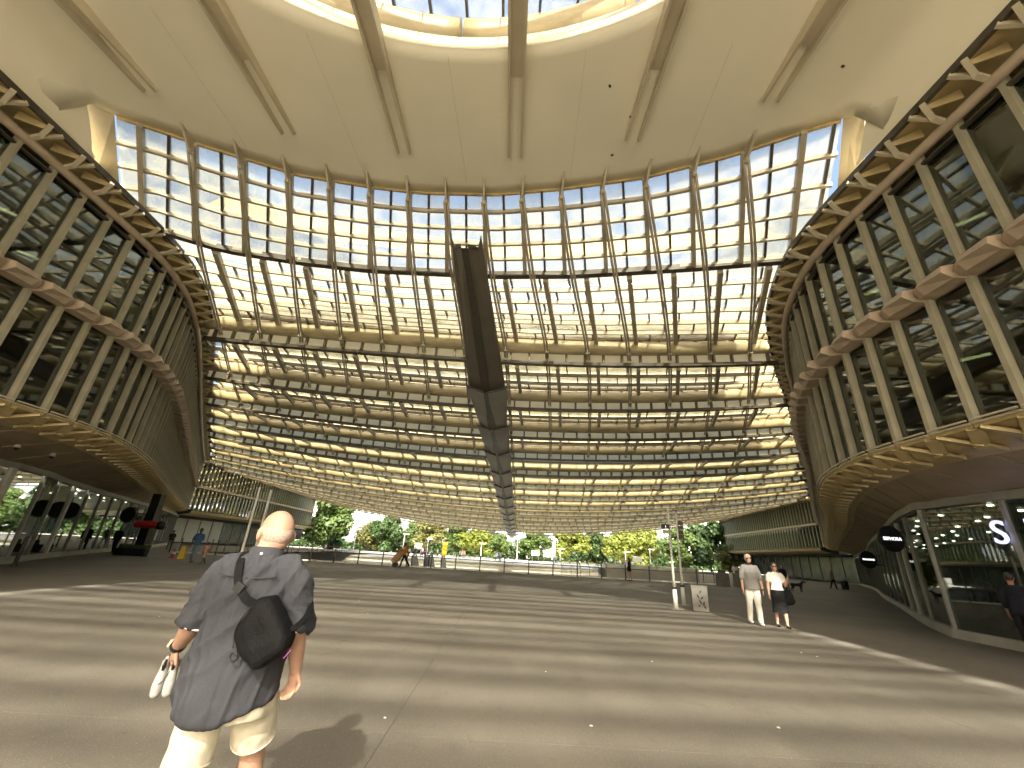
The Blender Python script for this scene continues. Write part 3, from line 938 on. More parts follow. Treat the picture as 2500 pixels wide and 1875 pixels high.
# ------------------------------------------------------------------ patio, terraces and garden beyond the fence
b = MB(); b.quad((-60, 34.9, -4.5), (60, 34.9, -4.5), (60, 88, -4.5), (-60, 88, -4.5)); b.quad((-60, 88, -4.5), (60, 88, -4.5), (60, 88, -0.4), (-60, 88, -0.4))
tag(b.build('patio_floor', STONE), kind='structure')
b = MB(); b.quad((-2500, 88, -0.4), (2500, 88, -0.4), (2500, 2800, -0.4), (-2500, 2800, -0.4))
tag(b.build('garden_ground', mat('garden paving', (0.52, 0.49, 0.42), 0.85, var=.12, scale=.2)), kind='structure')
b = MB()
for s in (-1, 1):
    b.quad((s*60, -30, -0.03), (s*2500, -30, -0.03), (s*2500, 88, -0.03), (s*60, 88, -0.03))
b.quad((-2500, -2500, -0.03), (2500, -2500, -0.03), (2500, -30, -0.03), (-2500, -30, -0.03))
tag(b.build('outer_ground', mat('outer paving', (0.52, 0.49, 0.42), 0.85, var=.1, scale=.2)), kind='structure')  # unseen ground kept pale to throw sunlight up under the ceiling
for s, x0, x1 in ((-1, -60, -26), (1, 17.4, 60)):
    b = MB(); b.quad((x0, 34.9, -0.006), (x1, 34.9, -0.006), (x1, 88, -0.006), (x0, 88, -0.006))
    tag(b.build('gallery_floor', FLOORM), kind='structure')

steps = empty('broad_stairs', (2, 60, 0), label='broad pale stone stairs rising out of the sunken patio', cat='stairs')
steps.location = (0, 0, 0)
for k in range(16):
    z = -4.2+k*0.24; y = 58+k*0.9
    part('step', STONE if k % 3 else CONC, steps, lambda b: b.box((-4.5, y+.55, z-.1), (40, 1.1, .24)))  # every third step greyer, standing in for nosing shadows
part('landing', STONE, steps, lambda b: b.box((-4.5, 80.5, -.46), (40, 16, .12)))
tw = empty('terrace_wall', (0, 0, 0), label='low brown terrace wall with pale coping beyond the fence', cat='wall')
arc = [(-33+i*1.3, 52-2.6*math.sin(i/20*math.pi)-i*.35, 0) for i in range(21)]
brown = mat('brown stone', (0.20, 0.16, 0.11), .85, var=.25, scale=1.0)
part('wall_face', brown, tw, lambda b: b.strip([Vector(p)+Vector((0, 0, -1.35)) for p in arc], .5, 1.5))
part('coping', STONE, tw, lambda b: b.strip([Vector(p)+Vector((0, 0.1, -.54)) for p in arc], .9, .12))
for i in range(0, 21, 2):
    p = Vector(arc[i]); part('pilaster', brown, tw, lambda b: b.box(p+Vector((0, -.3, -1.3)), (.5, .3, 1.4)))
cw = empty('concrete_wall', (0, 0, 0), label='smooth pale concrete parapet wall behind the fence', cat='wall')
for i in range(4):
    x = 8.6+i*1.95
    part('panel', CONC, cw, lambda b: b.box((x+.97, 36.6+.2*i, .05), (1.93, .35, 1.9)))
part('coping', CONC, cw, lambda b: b.strip([(8.5, 36.6, 1.03), (16.5, 37.3, 1.03)], .5, .06))
sh = empty('glass_shelter', (0, 0, 0), label='curved glass shelter at the end of the concrete parapet wall', cat='shelter')
for i in range(5):
    x = 4.9+i*.75
    prof = [(x, 36.2, -.4), (x, 36.2, .55), (x, 36.5, .85), (x, 37.2, .98), (x, 38.6, 1.0)]
    part('frame_rib', GREYF, sh, lambda b: b.tube(prof, .035, 6))
    if i < 4:
        part('pane', GL_CLEAR, sh, lambda b: b.grid([[(p[0]+.05, p[1], p[2]) for p in prof], [(p[0]+.7, p[1], p[2]) for p in prof]]))
for k in range(2):
    es = empty('escalator', (0, 0, 0), label=['blue grey escalator next to the person wheeling the brown carton', 'blue grey escalator on the far side of its twin from the carton'][k], cat='escalator', group='pair of escalators into the patio')
    x = -6.6+k*1.35
    for s in (-.5, .5):
        pth = [(x+s, 35.6, .0), (x+s, 35.5, .6), (x+s, 35.75, .85), (x+s, 37.2, .85), (x+s, 44, -3.2)]
        part('handrail', BLACK, es, lambda b: b.tube(pth, .05, 6))
        part('balustrade', mat('steel blue', (.22, .27, .36), .35, var=.15), es, lambda b: b.prism([(x+s, 35.6, 0), (x+s, 35.6, .75), (x+s, 37.2, .78), (x+s, 44, -3.3), (x+s, 44, -4.2), (x+s, 37.2, -.4)], (.03, 0, 0)))
    def est(b):
        for i in range(22): b.box((x, 36+i*.36, -.08-i*.18), (.94, .36, .18))
    part('steps', GREYF, es, est)

# fence along the patio edge
fence = empty('railing', (0, 0, 0), label='long dark steel railing along the patio edge', cat='railing')
fx = [-25.8+i*1.86 for i in range(24)]
def fy(x): return 34.2+0.012*(x+2)**2*0.12
mb = MB(); mb.box((0, 0, .54), (.09, .035, 1.08)); mb.box((0, 0, .006), (.2, .16, .012)); me = mb.mesh('post', FENCE)
for x in fx:
    inst(me, 'post', Matrix.Translation((x, fy(x), 0)), fence)
part('rail', FENCE, fence, lambda b: b.strip([(x, fy(x), .76) for x in fx], .045, .05))
def wires(b):
    for z in (.12, .24, .36, .48, .60):
        b.tube([(x, fy(x), z) for x in fx], .006, 4)
part('wires', GREYF, fence, wires)
gx = [36.2+i*1.9 for i in range(20)]
for s_, xx, l in ((-1, -25.9, 'dark steel railing running back beside the white wall panels'), (1, 17.2, 'dark steel railing running back beside the concrete blocks')):
    rl = empty('railing', (0, 0, 0), label=l, cat='railing')
    for y in gx: inst(me, 'post', Matrix.Translation((xx, y, 0)) @ Matrix.Rotation(math.pi/2, 4, 'Z'), rl)
    part('rail', FENCE, rl, lambda b: b.strip([(xx, y, .76) for y in gx], .045, .05))
kb = MB(); kb.strip([(x, fy(x)+.42, .03) for x in fx], .55, .09)
tag(kb.build('edge_kerb', STONE), kind='structure')

# ------------------------------------------------------------------ trees
def leaf_mat(name, c1, c2):
    mt = mat(name, c1, .55, var=.3, scale=.9, col2=c2)
    nt = mt.node_tree
    b = nt.nodes['Principled BSDF']; out = nt.nodes['Material Output']
    tl = nt.nodes.new('ShaderNodeBsdfTranslucent'); tl.inputs[0].default_value = (c2[0]*1.3, c2[1]*1.3, c2[2], 1)
    mx = nt.nodes.new('ShaderNodeMixShader'); mx.inputs[0].default_value = .35
    nt.links.new(b.outputs[0], mx.inputs[1]); nt.links.new(tl.outputs[0], mx.inputs[2]); nt.links.new(mx.outputs[0], out.inputs[0])
    return mt
LEAF = [leaf_mat('mid green leaf', (.045, .08, .02), (.13, .19, .045)), leaf_mat('yellow green leaf', (.09, .12, .02), (.25, .28, .05)), leaf_mat('dark green leaf', (.025, .055, .018), (.075, .125, .035)), leaf_mat('ochre leaf', (.09, .10, .03), (.22, .215, .075))]
BARK = mat('bark', (.10, .08, .06), .9, var=.3, scale=8)
def crown_mesh(seed, n=6500, ls=.30):
    rnd = random.Random(seed)
    lobes = []
    for _ in range(26):
        a = rnd.uniform(0, 6.28); r = rnd.uniform(0, .78); z = rnd.uniform(-.85, .8)
        lobes.append((Vector((math.cos(a)*r*(1-.30*abs(z)), math.sin(a)*r*(1-.30*abs(z)), z)), rnd.uniform(.24, .40)))
    v = []; f = []
    for i in range(n):
        c, r = rnd.choice(lobes)
        d = Vector((rnd.gauss(0, 1), rnd.gauss(0, 1), rnd.gauss(0, 1))).normalized()
        p = c+d*r*(rnd.random()**.35)
        nrm = (d+Vector((rnd.uniform(-.8, .8), rnd.uniform(-.8, .8), rnd.uniform(-.2, 1)))).normalized()
        u = nrm.orthogonal().normalized(); w = nrm.cross(u)
        s = ls*rnd.uniform(.55, 1.25)*.22
        k = len(v)
        v += [tuple(p-u*s-w*s*.5), tuple(p+u*s*.3-w*s), tuple(p+u*s+w*s*.5), tuple(p-u*s*.3+w*s)]
        f.append((k, k+1, k+2, k+3))
    return v, f
CROWNS = [crown_mesh(s) for s in range(5)]
def tree(x, y, top, width, kind, label, low=.22, name='leafy_tree', k=0):
    r = empty(name, (x, y, -.4), label=label, cat='tree', group=None)
    h = top*1.04+.4
    me = bpy.data.meshes.new('crown')
    v, f = CROWNS[k % 5]
    cz = h*(.5+low/2); hz = h*(1-low)/2*1.02
    me.from_pydata([(p[0]*width/2, p[1]*width/2, cz+p[2]*hz) for p in v], [], f)
    me.materials.append(LEAF[kind])
    finish(bpy.data.objects.new('crown', me), r)
    def tr(b):
        b.tube([(0, 0, 0), (.05, 0, h*.25), (0, .05, h*.6)], [.022*h, .016*h, .006*h], 8)
        for q in range(6):
            a = q*1.05+k
            b.tube([(0, 0, h*(.25+.05*q)), (math.cos(a)*width*.16, math.sin(a)*width*.16, h*(.42+.06*q)), (math.cos(a)*width*.32, math.sin(a)*width*.32, h*(.5+.06*q))], [.009*h, .006*h, .002*h], 5)
    part('trunk', BARK, r, tr)
    return r
TREES = [(-40.0, 101, 11.2, 9.5, 0, 'tall fresh green tree at the end of the finned pavilion', .05),
 (-43.0, 108, 6.5, 8.0, 2, 'dark bushy tree at the foot of the tallest green tree', .02),
 (-34.5, 114, 6.6, 6.0, 3, 'small ochre tree before the white apartment block', .15),
 (-29.3, 112, 8.2, 7.4, 2, 'dense dark green tree before the white apartment block', .1),
 (-24.0, 118, 7.2, 6.0, 0, 'slim green tree among the garden signs', .2),
 (-18.2, 108, 6.9, 7.4, 3, 'broad olive tree behind the fence', .25),
 (-11.6, 107, 7.0, 7.0, 0, 'round green tree with pale lower trunk', .3),
 (-6.2, 104, 6.3, 7.2, 1, 'yellow green tree beside the end of the gutter', .25),
 (-1.5, 112, 5.4, 5.4, 0, 'small green tree before the far stone gate', .12),
 (8.2, 114, 6.3, 7.8, 0, 'low spreading tree before the far stone gate', .12),
 (16.0, 106, 6.6, 7.8, 1, 'bright yellow tree behind the glass shelter', .2),
 (22.6, 112, 7.0, 7.4, 2, 'dark green tree between two yellow trees', .1),
 (28.8, 106, 7.9, 7.6, 1, 'yellow green tree above the concrete parapet', .12),
 (34.6, 109, 8.8, 6.8, 1, 'tall yellow green tree beside the church', .1),
 (40.6, 100, 8.2, 7.4, 0, 'leafy green tree behind the twin sign poles', .08),
 (46.2, 98, 9.6, 8.2, 2, 'dark green tree before the church windows', .08),
 (49.0, 93, 5.4, 7.0, 3, 'low ochre shrub tree under the finned pavilion', .05)]
for k, (x, y, top, w, kind, lab, low) in enumerate(TREES):
    tree(x, y, top, w*1.32, kind, lab, low*.6, k=k)
hb = MB(); rnd = random.Random(3)
for i in range(9000):
    x = rnd.uniform(-60, 66); p = Vector((x, 124+rnd.uniform(-2, 2), rnd.uniform(-.4, 2.6+1.3*math.sin(x*.35)+.8*math.sin(x*.9))))
    d = Vector((rnd.gauss(0, 1), rnd.gauss(0, 1), rnd.gauss(0, 1))).normalized(); u = d.orthogonal().normalized()*.32; w = d.cross(u)
    hb.quad(p-u-w, p+u-w, p+u+w, p-u+w)
tag(hb.build('garden_hedge', LEAF[2]), 'long dark hedge at the back of the garden', 'hedge', kind='stuff')

# ------------------------------------------------------------------ far buildings
PALE = mat('pale limestone', (.46, .45, .42), .85, var=.06, scale=.3)
ZINC = mat('zinc roof', (.26, .30, .36), .5, var=.1, scale=.5)
WIN = mat('far window', (.10, .12, .15), .2, var=.3)
def block(name, x0, x1, y, h, roofh, label, storeys, bays, cat='building'):
    r = empty(name, ((x0+x1)/2, y, -.4), label=label, cat=cat)
    W = x1-x0
    part('wall', PALE, r, lambda b: b.box((0, 6, h/2), (W, 12, h)))
    part('roof', ZINC, r, lambda b: b.hexa([(-W/2, 0.2, h+.3), (W/2, .2, h+.3), (W/2, 12, h+.3), (-W/2, 12, h+.3), (-W/2+1.5, 2.4, h+roofh), (W/2-1.5, 2.4, h+roofh), (W/2-1.5, 10, h+roofh), (-W/2+1.5, 10, h+roofh)]))
    part('cornice', PALE, r, lambda b: b.box((0, 5.8, h+.12), (W+.8, 13.0, .35)))
    mb = MB(); mb.box((0, 0, 0), (1.1, .12, h/storeys*.62)); mw = mb.mesh('window', WIN)
    mb = MB(); mb.box((0, 0, 0), (1.5, .25, .12)); ms = mb.mesh('sill', PALE)
    for s in range(storeys):
        zc = h/storeys*(s+.55)
        for i in range(bays):
            xx = -W/2+W*(i+.5)/bays
            w_ = inst(mw, 'window', Matrix.Translation((xx, -.02, zc)), r)
            inst(ms, 'sill', Matrix.Translation((0, -.08, -h/storeys*.33)), w_)
        part('string_course', PALE, r, lambda b: b.box((0, -.12, h/storeys*(s+1)-.25), (W, .3, .22)))
    mb = MB(); mb.box((0, 0, 0), (1.0, .9, 1.3)); mb.prism([(-.6, -.45, .65), (.6, -.45, .65), (0, -.45, 1.1)], (0, .9, 0)); md_ = mb.mesh('dormer', PALE)
    for i in range(max(2, bays//2)):
        inst(md_, 'dormer', Matrix.Translation((-W/2+W*(i+.5)/max(2, bays//2), .9, h+1.2)), r)
        part('chimney', PALE, r, lambda b: b.box((-W/2+W*(i+.9)/max(2, bays//2), 6, h+roofh+.5), (1.6, .8, 1.6)))
    return r
block('apartment_block', -78, -46, 172, 15, 4.5, 'large white apartment block with dormered zinc roof above the trees', 5, 12)
block('apartment_block', -45, -27, 176, 10, 3.5, 'lower white apartment block beside the larger one', 4, 7)
block('apartment_block', -26, -8, 190, 7.6, 3, 'distant pale house row behind the yellow tree', 3, 6)
block('stone_gatehouse', -4, 22, 182, 7.6, 2.6, 'far stone gatehouse with zinc roof at the end of the garden', 2, 7)
block('apartment_block', 23, 48, 186, 9.6, 3, 'distant pale block behind the dark green tree', 3, 8)
ch = empty('church', (70, 150, -.4), label='pale gothic church with rose window and tall buttresses', cat='church')
part('nave_wall', PALE, ch, lambda b: b.box((0, 8, 11), (30, 16, 22)))
part('roof', ZINC, ch, lambda b: b.prism([(-15.5, 0, 22), (-15.5, 16, 22), (-15.5, 8, 30)], (31, 0, 0)))
for i in range(7):
    x = -14+i*4.6
    part('buttress', PALE, ch, lambda b: b.hexa([(x-.7, -2.2, 0), (x+.7, -2.2, 0), (x+.7, 0, 0), (x-.7, 0, 0), (x-.5, -.8, 20), (x+.5, -.8, 20), (x+.5, 0, 20), (x-.5, 0, 20)]))
    part('pinnacle', PALE, ch, lambda b: b.prism([(x-.5, -.9, 20), (x+.5, -.9, 20), (x+.5, .1, 20), (x-.5, .1, 20)], (0, 0, 2.4)))
    if i < 6:
        xc_ = x+2.3
        for z0, z1 in ((2.5, 7.2), (9.4, 13.6)):
            w_ = part('window', WIN, ch, lambda b: b.prism([(xc_-.9, -.06, z0), (xc_+.9, -.06, z0), (xc_+.9, -.06, z1-.9), (xc_+.5, -.06, z1-.3), (xc_, -.06, z1), (xc_-.5, -.06, z1-.3), (xc_-.9, -.06, z1-.9)], (0, .1, 0)))
            part('tracery', PALE, w_, lambda b: [b.box((xc_, -.1, (z0+z1)/2), (.16, .12, z1-z0)), b.box((xc_, -.1, z1-1.4), (1.8, .12, .16)), b.box((xc_-.45, -.1, (z0+z1)/2-.6), (.1, .12, z1-z0-1.4)), b.box((xc_+.45, -.1, (z0+z1)/2-.6), (.1, .12, z1-z0-1.4))])
        part('string_course', PALE, ch, lambda b: b.box((xc_, -.15, 8.4), (3.2, .4, .4)))
rose = part('rose_window', WIN, ch, lambda b: b.tube([(-2.5, -.16, 16.6), (-2.5, .1, 16.6)], 1.8, 24))
def ros(b):
    for q in range(12):
        a = q*math.pi/6; b.bar((-2.5, -.2, 16.6), (-2.5+1.75*math.cos(a), -.2, 16.6+1.75*math.sin(a)), .1, .1, (0, 1, 0))
    b.tube([(-2.5+1.8*math.cos(q*math.pi/12), -.2, 16.6+1.8*math.sin(q*math.pi/12)) for q in range(25)], .14, 6)
    b.tube([(-2.5+.8*math.cos(q*math.pi/12), -.2, 16.6+.8*math.sin(q*math.pi/12)) for q in range(25)], .1, 6)
part('tracery', PALE, rose, ros)

# ------------------------------------------------------------------ signs, poles and street furniture
LET = mat('sign letter white', (.9, .9, .9), .4, var=.02, emit=(1, 1, 1), estr=.7)
LILAC = mat('lit lilac letter', (.6, .6, .9), .4, var=.02, emit=(.55, .55, 1.0), estr=.55)
RED = mat('red lacquer', (.45, .02, .02), .3, var=.15)
def face_y(loc, rz=0.0):
    M = Matrix.Rotation(rz, 4, 'Z') @ Matrix.Rotation(math.pi/2, 4, 'X')
    M.translation = loc
    return M
def disc_sign(loc, r, words, size, label, arm):
    o = empty('round_sign', loc, label=label, cat='sign')
    part('disc', BLACK, o, lambda b: b.tube([(0, .05, 0), (0, .045, 0), (0, -.045, 0), (0, -.05, 0)], [r*.96, r, r, r*.96], 40))
    for z in (.22, -.22):
        part('arm', BLACK, o, lambda b: b.bar((r*.7, 0, z), (arm, .25, z), .05, .05))
    if words: text_obj('lettering', words, size, face_y((0, -.06, 0)), LET, o, .004)
    return o
disc_sign((13.02, 14.45, 2.60), .41, 'SEPHORA', .145, 'black round sign with white perfume shop lettering beside the curved glass corner', .75)
disc_sign((18.35, 22.0, 2.12), .41, 'MOLESKINE', .115, 'black round sign with small white stationery shop lettering farther along the shop front', 1.0)
ls = empty('letter_sign', (12.14, 9.0, 2.57), label='large lilac lit letters on the dark perfume shop window', cat='sign')
for i, chx in enumerate('SEPHORA'):
    M = Matrix(((0, 0, -1, 0), (-1, 0, 0, 1.42-i*.74), (0, 1, 0, 0), (0, 0, 0, 1)))
    text_obj('letter', chx, .78, M, LILAC, ls, .025)
bc = empty('black_column', (-22.45, 28.0, 0), label='black column with low dark planters at its foot under the soffit', cat='column')
part('shaft', BLACK, bc, lambda b: b.box((0, 0, 1.85), (.55, .45, 3.7)))
part('planter', BLACK, bc, lambda b: b.hexa([(-1.1, -.55, 0), (.75, -.55, 0), (.75, -.24, 0), (-1.1, -.24, 0), (-1.15, -.6, .42), (.8, -.6, .42), (.8, -.24, .42), (-1.15, -.24, .42)]))
part('plants', LEAF[2], bc, lambda b: [b.quad((x+dx, -.45+dy, .42), (x+dx+.1, -.45+dy, .42), (x+dx+.14, -.45+dy+.1, .62), (x+dx+.02, -.4+dy, .66)) for x in [-1+i*.14 for i in range(13)] for dx, dy in ((0, 0), (.05, .07), (.02, .12))], kind='stuff')
o = empty('round_sign', (-23.6, 27.6, 2.33), label='black round sign with a silver rim hanging beside the black column', cat='sign')
part('disc', BLACK, o, lambda b: b.tube([(0, .08, 0), (0, -.08, 0)], .5, 32))
part('rim', GREYF, o, lambda b: b.tube([(.48*math.cos(a*math.pi/16), -.085, .48*math.sin(a*math.pi/16)) for a in range(33)], .018, 5))
part('arm', BLACK, o, lambda b: b.bar((.3, 0, .1), (1.0, .3, .1), .06, .06))
o = empty('pill_sign', (-21.9, 27.4, 1.82), label='red pill shaped sign with black ends on the black column', cat='sign')
part('body', RED, o, lambda b: b.tube([(-.85+i*.14, 0, 0) for i in range(11)], .22, 16), True)
part('end_cap', BLACK, o, lambda b: b.tube([(.55, 0, 0), (.72, 0, 0), (.85, 0, 0), (.92, 0, 0)], [.26, .27, .24, .1], 16), True)
part('bracket', BLACK, o, lambda b: b.bar((-.3, .0, .1), (-.4, .5, .3), .08, .08))

def sign_pole(x, y, h, label, plates):
    o = empty('sign_pole', (x, y, 0), label=label, cat='sign pole')
    part('lower_tube', WHITEP, o, lambda b: b.tube([(0, 0, 0), (0, 0, .62)], .075, 14), True)
    part('collar', BLACK, o, lambda b: b.tube([(0, 0, .62), (0, 0, .68)], .082, 14))
    part('upper_tube', mat('galvanised tube', (.52, .51, .46), .4, var=.08), o, lambda b: b.tube([(0, 0, .68), (0, 0, .9), (0, 0, h)], [.07, .045, .04], 12), True)
    part('base_plate', GREYF, o, lambda b: b.box((0, 0, .008), (.34, .34, .016)))
    for (px, pz, w, hh, mt, words) in plates:
        pl = part('sign_plate', mt, o, lambda b: b.box((px, -.06, pz), (w, .03, hh)))
        if words: text_obj('pictogram', words, hh*.7, face_y((px, -.08, pz)), LET, pl, .002)
    return o
OLIVE = mat('olive plate', (.25, .25, .15), .5)
sign_pole(6.05, 15.75, 3.33, 'slim sign pole with one small black plate near its top', [(-.16, 2.66, .30, .17, BLACK, 'i'), (-.14, 2.48, .26, .13, OLIVE, None)])
sign_pole(6.92, 17.2, 3.29, 'slim sign pole carrying a stack of four dark plates', [(.12, 2.92-.165*i, .20, .15, mat('brown plate', (.05, .045, .04), .5), None) for i in range(4)])
sign_pole(-9.65, 16.7, 3.32, 'slim pale pole with a small side box rising behind the bald man', [])
sign_pole(-9.35, 17.0, 3.25, 'thinner pale pole standing right beside the one with a side box', [])
part('side_box', GREYF, bpy.data.objects['sign_pole.002'], lambda b: b.box((-.10, -.02, 2.25), (.10, .10, .28)))

bn = empty('litter_bin', (6.75, 15.45, 0), R(-14), label='grey metal litter bin with leaf shaped cut-outs', cat='litter bin')
GALV = mat('bin metal', (.19, .18, .16), .45, var=.12, scale=3)
part('body', GALV, bn, lambda b: b.hexa([(-.24, -.18, .02), (.24, -.18, .02), (.24, .18, .02), (-.24, .18, .02), (-.25, -.19, .76), (.25, -.19, .76), (.25, .19, .76), (-.25, .19, .76)]))
part('lid', GALV, bn, lambda b: b.box((0, 0, .775), (.52, .40, .03)))
part('foot', DARK, bn, lambda b: b.box((0, 0, .01), (.44, .32, .02)))
for (x, z, a, l) in [(.02, .60, .5, .07), (-.06, .46, -.4, .09), (.06, .42, .7, .08), (.0, .30, -.6, .10), (.10, .26, .3, .09), (-.05, .18, .9, .06), (.13, .15, -.3, .08)]:
    dx, dz = math.sin(a)*l, math.cos(a)*l
    part('leaf_cut', BLACK, bn, lambda b: b.prism([(x-dx, -.195, z-dz), (x+dz*.35, -.195, z-dx*.35), (x+dx, -.195, z+dz), (x-dz*.35, -.195, z+dx*.35)], (0, .006, 0)))
for (x, y, l) in [(16.3, 33.0, 'squat grey concrete block by the end of the railing'), (17.9, 33.6, 'second squat concrete block, next to the two strolling women')]:
    o = empty('concrete_block', (x, y, 0), R(12), label=l, cat='block')
    part('body', mat('grey concrete', (.20, .19, .16), .85, var=.15), o, lambda b: b.hexa([(-.36, -.32, 0), (.36, -.32, 0), (.36, .32, 0), (-.36, .32, 0), (-.33, -.3, .92), (.33, -.3, .92), (.33, .3, .92), (-.33, .3, .92)]))
    part('cap', FENCE, o, lambda b: b.box((0, 0, 1.02), (.4, .36, .2)))
cn = empty('traffic_cone', (-20.6, 28.4, 0), label='red and white traffic cone beside the yellow floor sign', cat='cone')
part('base', RED, cn, lambda b: b.box((0, 0, .02), (.36, .36, .04)))
part('cone', RED, cn, lambda b: b.tube([(0, 0, .04), (0, 0, .2)], [.13, .10], 14))
part('stripe', WHITEP, cn, lambda b: b.tube([(0, 0, .2), (0, 0, .34)], [.102, .07], 14))
part('tip', RED, cn, lambda b: b.tube([(0, 0, .34), (0, 0, .52)], [.068, .03], 14))
yf = empty('floor_sign', (-19.3, 27.3, 0), R(20), label='yellow folding wet floor sign on the plaza', cat='floor sign')
YEL = mat('yellow plastic', (.75, .52, .03), .4, var=.06)
for s in (-1, 1):
    part('panel', YEL, yf, lambda b: b.hexa([(-.16, s*.16-.01, 0), (.16, s*.16-.01, 0), (.16, s*.16+.01, 0), (-.16, s*.16+.01, 0), (-.10, s*.02-.01, .74), (.10, s*.02-.01, .74), (.10, s*.02+.01, .74), (-.10, s*.02+.01, .74)]))
bl = empty('bollard', (-18.2, 17.2, 0), label='slim black bollard before the grey shop frames', cat='bollard')
part('post', BLACK, bl, lambda b: b.tube([(0, 0, 0), (0, 0, 1.0), (0, 0, 1.05)], [.06, .06, .03], 12))
part('foot', BLACK, bl, lambda b: b.tube([(0, 0, 0), (0, 0, .03)], .13, 14))
for (x, y, l) in [(-15.6, 13.2, 'white dome camera on the ribbed soffit, the one nearer the facade edge'), (-15.9, 14.6, 'white dome camera on the ribbed soffit, the one nearer the shop fascia'), (14.0, 14.9, 'single white dome camera under the plain soffit of the perfume shop')]:
    zz = 3.74 if x < 0 else 3.62
    o = empty('dome_camera', (x, y, zz), label=l, cat='camera')
    part('mount', WHITEP, o, lambda b: b.tube([(0, 0, .12), (0, 0, -.04)], [.05, .09], 14))
    part('dome', BLACK, o, lambda b: b.tube([(0, 0, -.04), (0, 0, -.09), (0, 0, -.12)], [.075, .06, .02], 14), True)
# scraps on the floor
SCR = mat('paper', (.85, .83, .75), .8, var=.05)
rnd = random.Random(11)
for (x, y) in [(-1.0, 4.75), (.95, 4.85), (-6.4, 9.0), (-6.1, 9.4), (-5.0, 12.5), (-3.9, 13.0), (-3.0, 10.8), (-1.8, 12.0), (2.5, 7.7), (5.9, 9.2), (6.0, 8.9), (-4.2, 15.2), (.7, 6.7), (2.9, 5.1), (-2.4, 16.4)]:
    a = rnd.uniform(0, 3); s = rnd.uniform(.012, .024)
    o = part('paper_scrap', SCR, None, lambda b: b.prism([(s*math.cos(a+q*1.26)*rnd.uniform(.6, 1), s*math.sin(a+q*1.26)*rnd.uniform(.6, 1), 0) for q in range(5)], (0, 0, .004)))
    o.location = (x, y, .0025)
    tag(o, 'tiny white paper scrap lying on the plaza floor', 'litter', 'paper scraps on the plaza floor')
# garden furniture far off
for i, (x, y, h) in enumerate([(-31, 93, 4.6), (-21, 94, 4.2), (-15.5, 92, 3.4), (-4.5, 95, 3.2), (3.2, 94, 4.8), (12.2, 93, 3.0), (26.5, 95, 3.2), (31.5, 94, 4.0)]):
    o = empty('garden_lamp', (x, y, -.4), label='slim white garden lamp post standing in front of ' + ['the ochre tree', 'the slim green tree', 'the olive tree', 'the yellow green tree', 'the stone gatehouse', 'the bright yellow tree', 'the parapet side trees', 'the church side trees'][i], cat='lamp post', group='lamp posts in the garden')
    part('post', WHITEP, o, lambda b: b.tube([(0, 0, 0), (0, 0, h)], [.09, .06], 8))
    part('head', WHITEP, o, lambda b: b.box((.35, 0, h), (1.2, .4, .16)))
for i, (x, y, w, h) in enumerate([(-17.6, 93, 1.6, 1.2), (9.8, 92, 2.6, 1.4), (7.0, 93, 1.6, 1.0), (28.2, 92, 1.8, 1.0)]):
    o = empty('notice_board', (x, y, -.4), label='white notice panel on legs in the garden near ' + ['the olive tree', 'the bright yellow tree', 'the stone gatehouse', 'the parapet wall'][i], cat='notice panel', group='notice panels in the garden')
    part('board', WHITEP, o, lambda b: b.box((0, 0, 1.9), (w, .1, h)))
    for s in (-1, 1): part('leg', GREYF, o, lambda b: b.box((s*w*.4, 0, .7), (.1, .1, 1.4)))
o = empty('banner', (-11.9, 92, -.4), label='upright bright yellow banner by the round green tree', cat='banner')
part('flag', YEL, o, lambda b: b.box((0, 0, 1.7), (.95, .06, 2.6)))
part('pole', GREYF, o, lambda b: b.tube([(-.5, 0, 0), (-.5, 0, 3.1)], .04, 6))

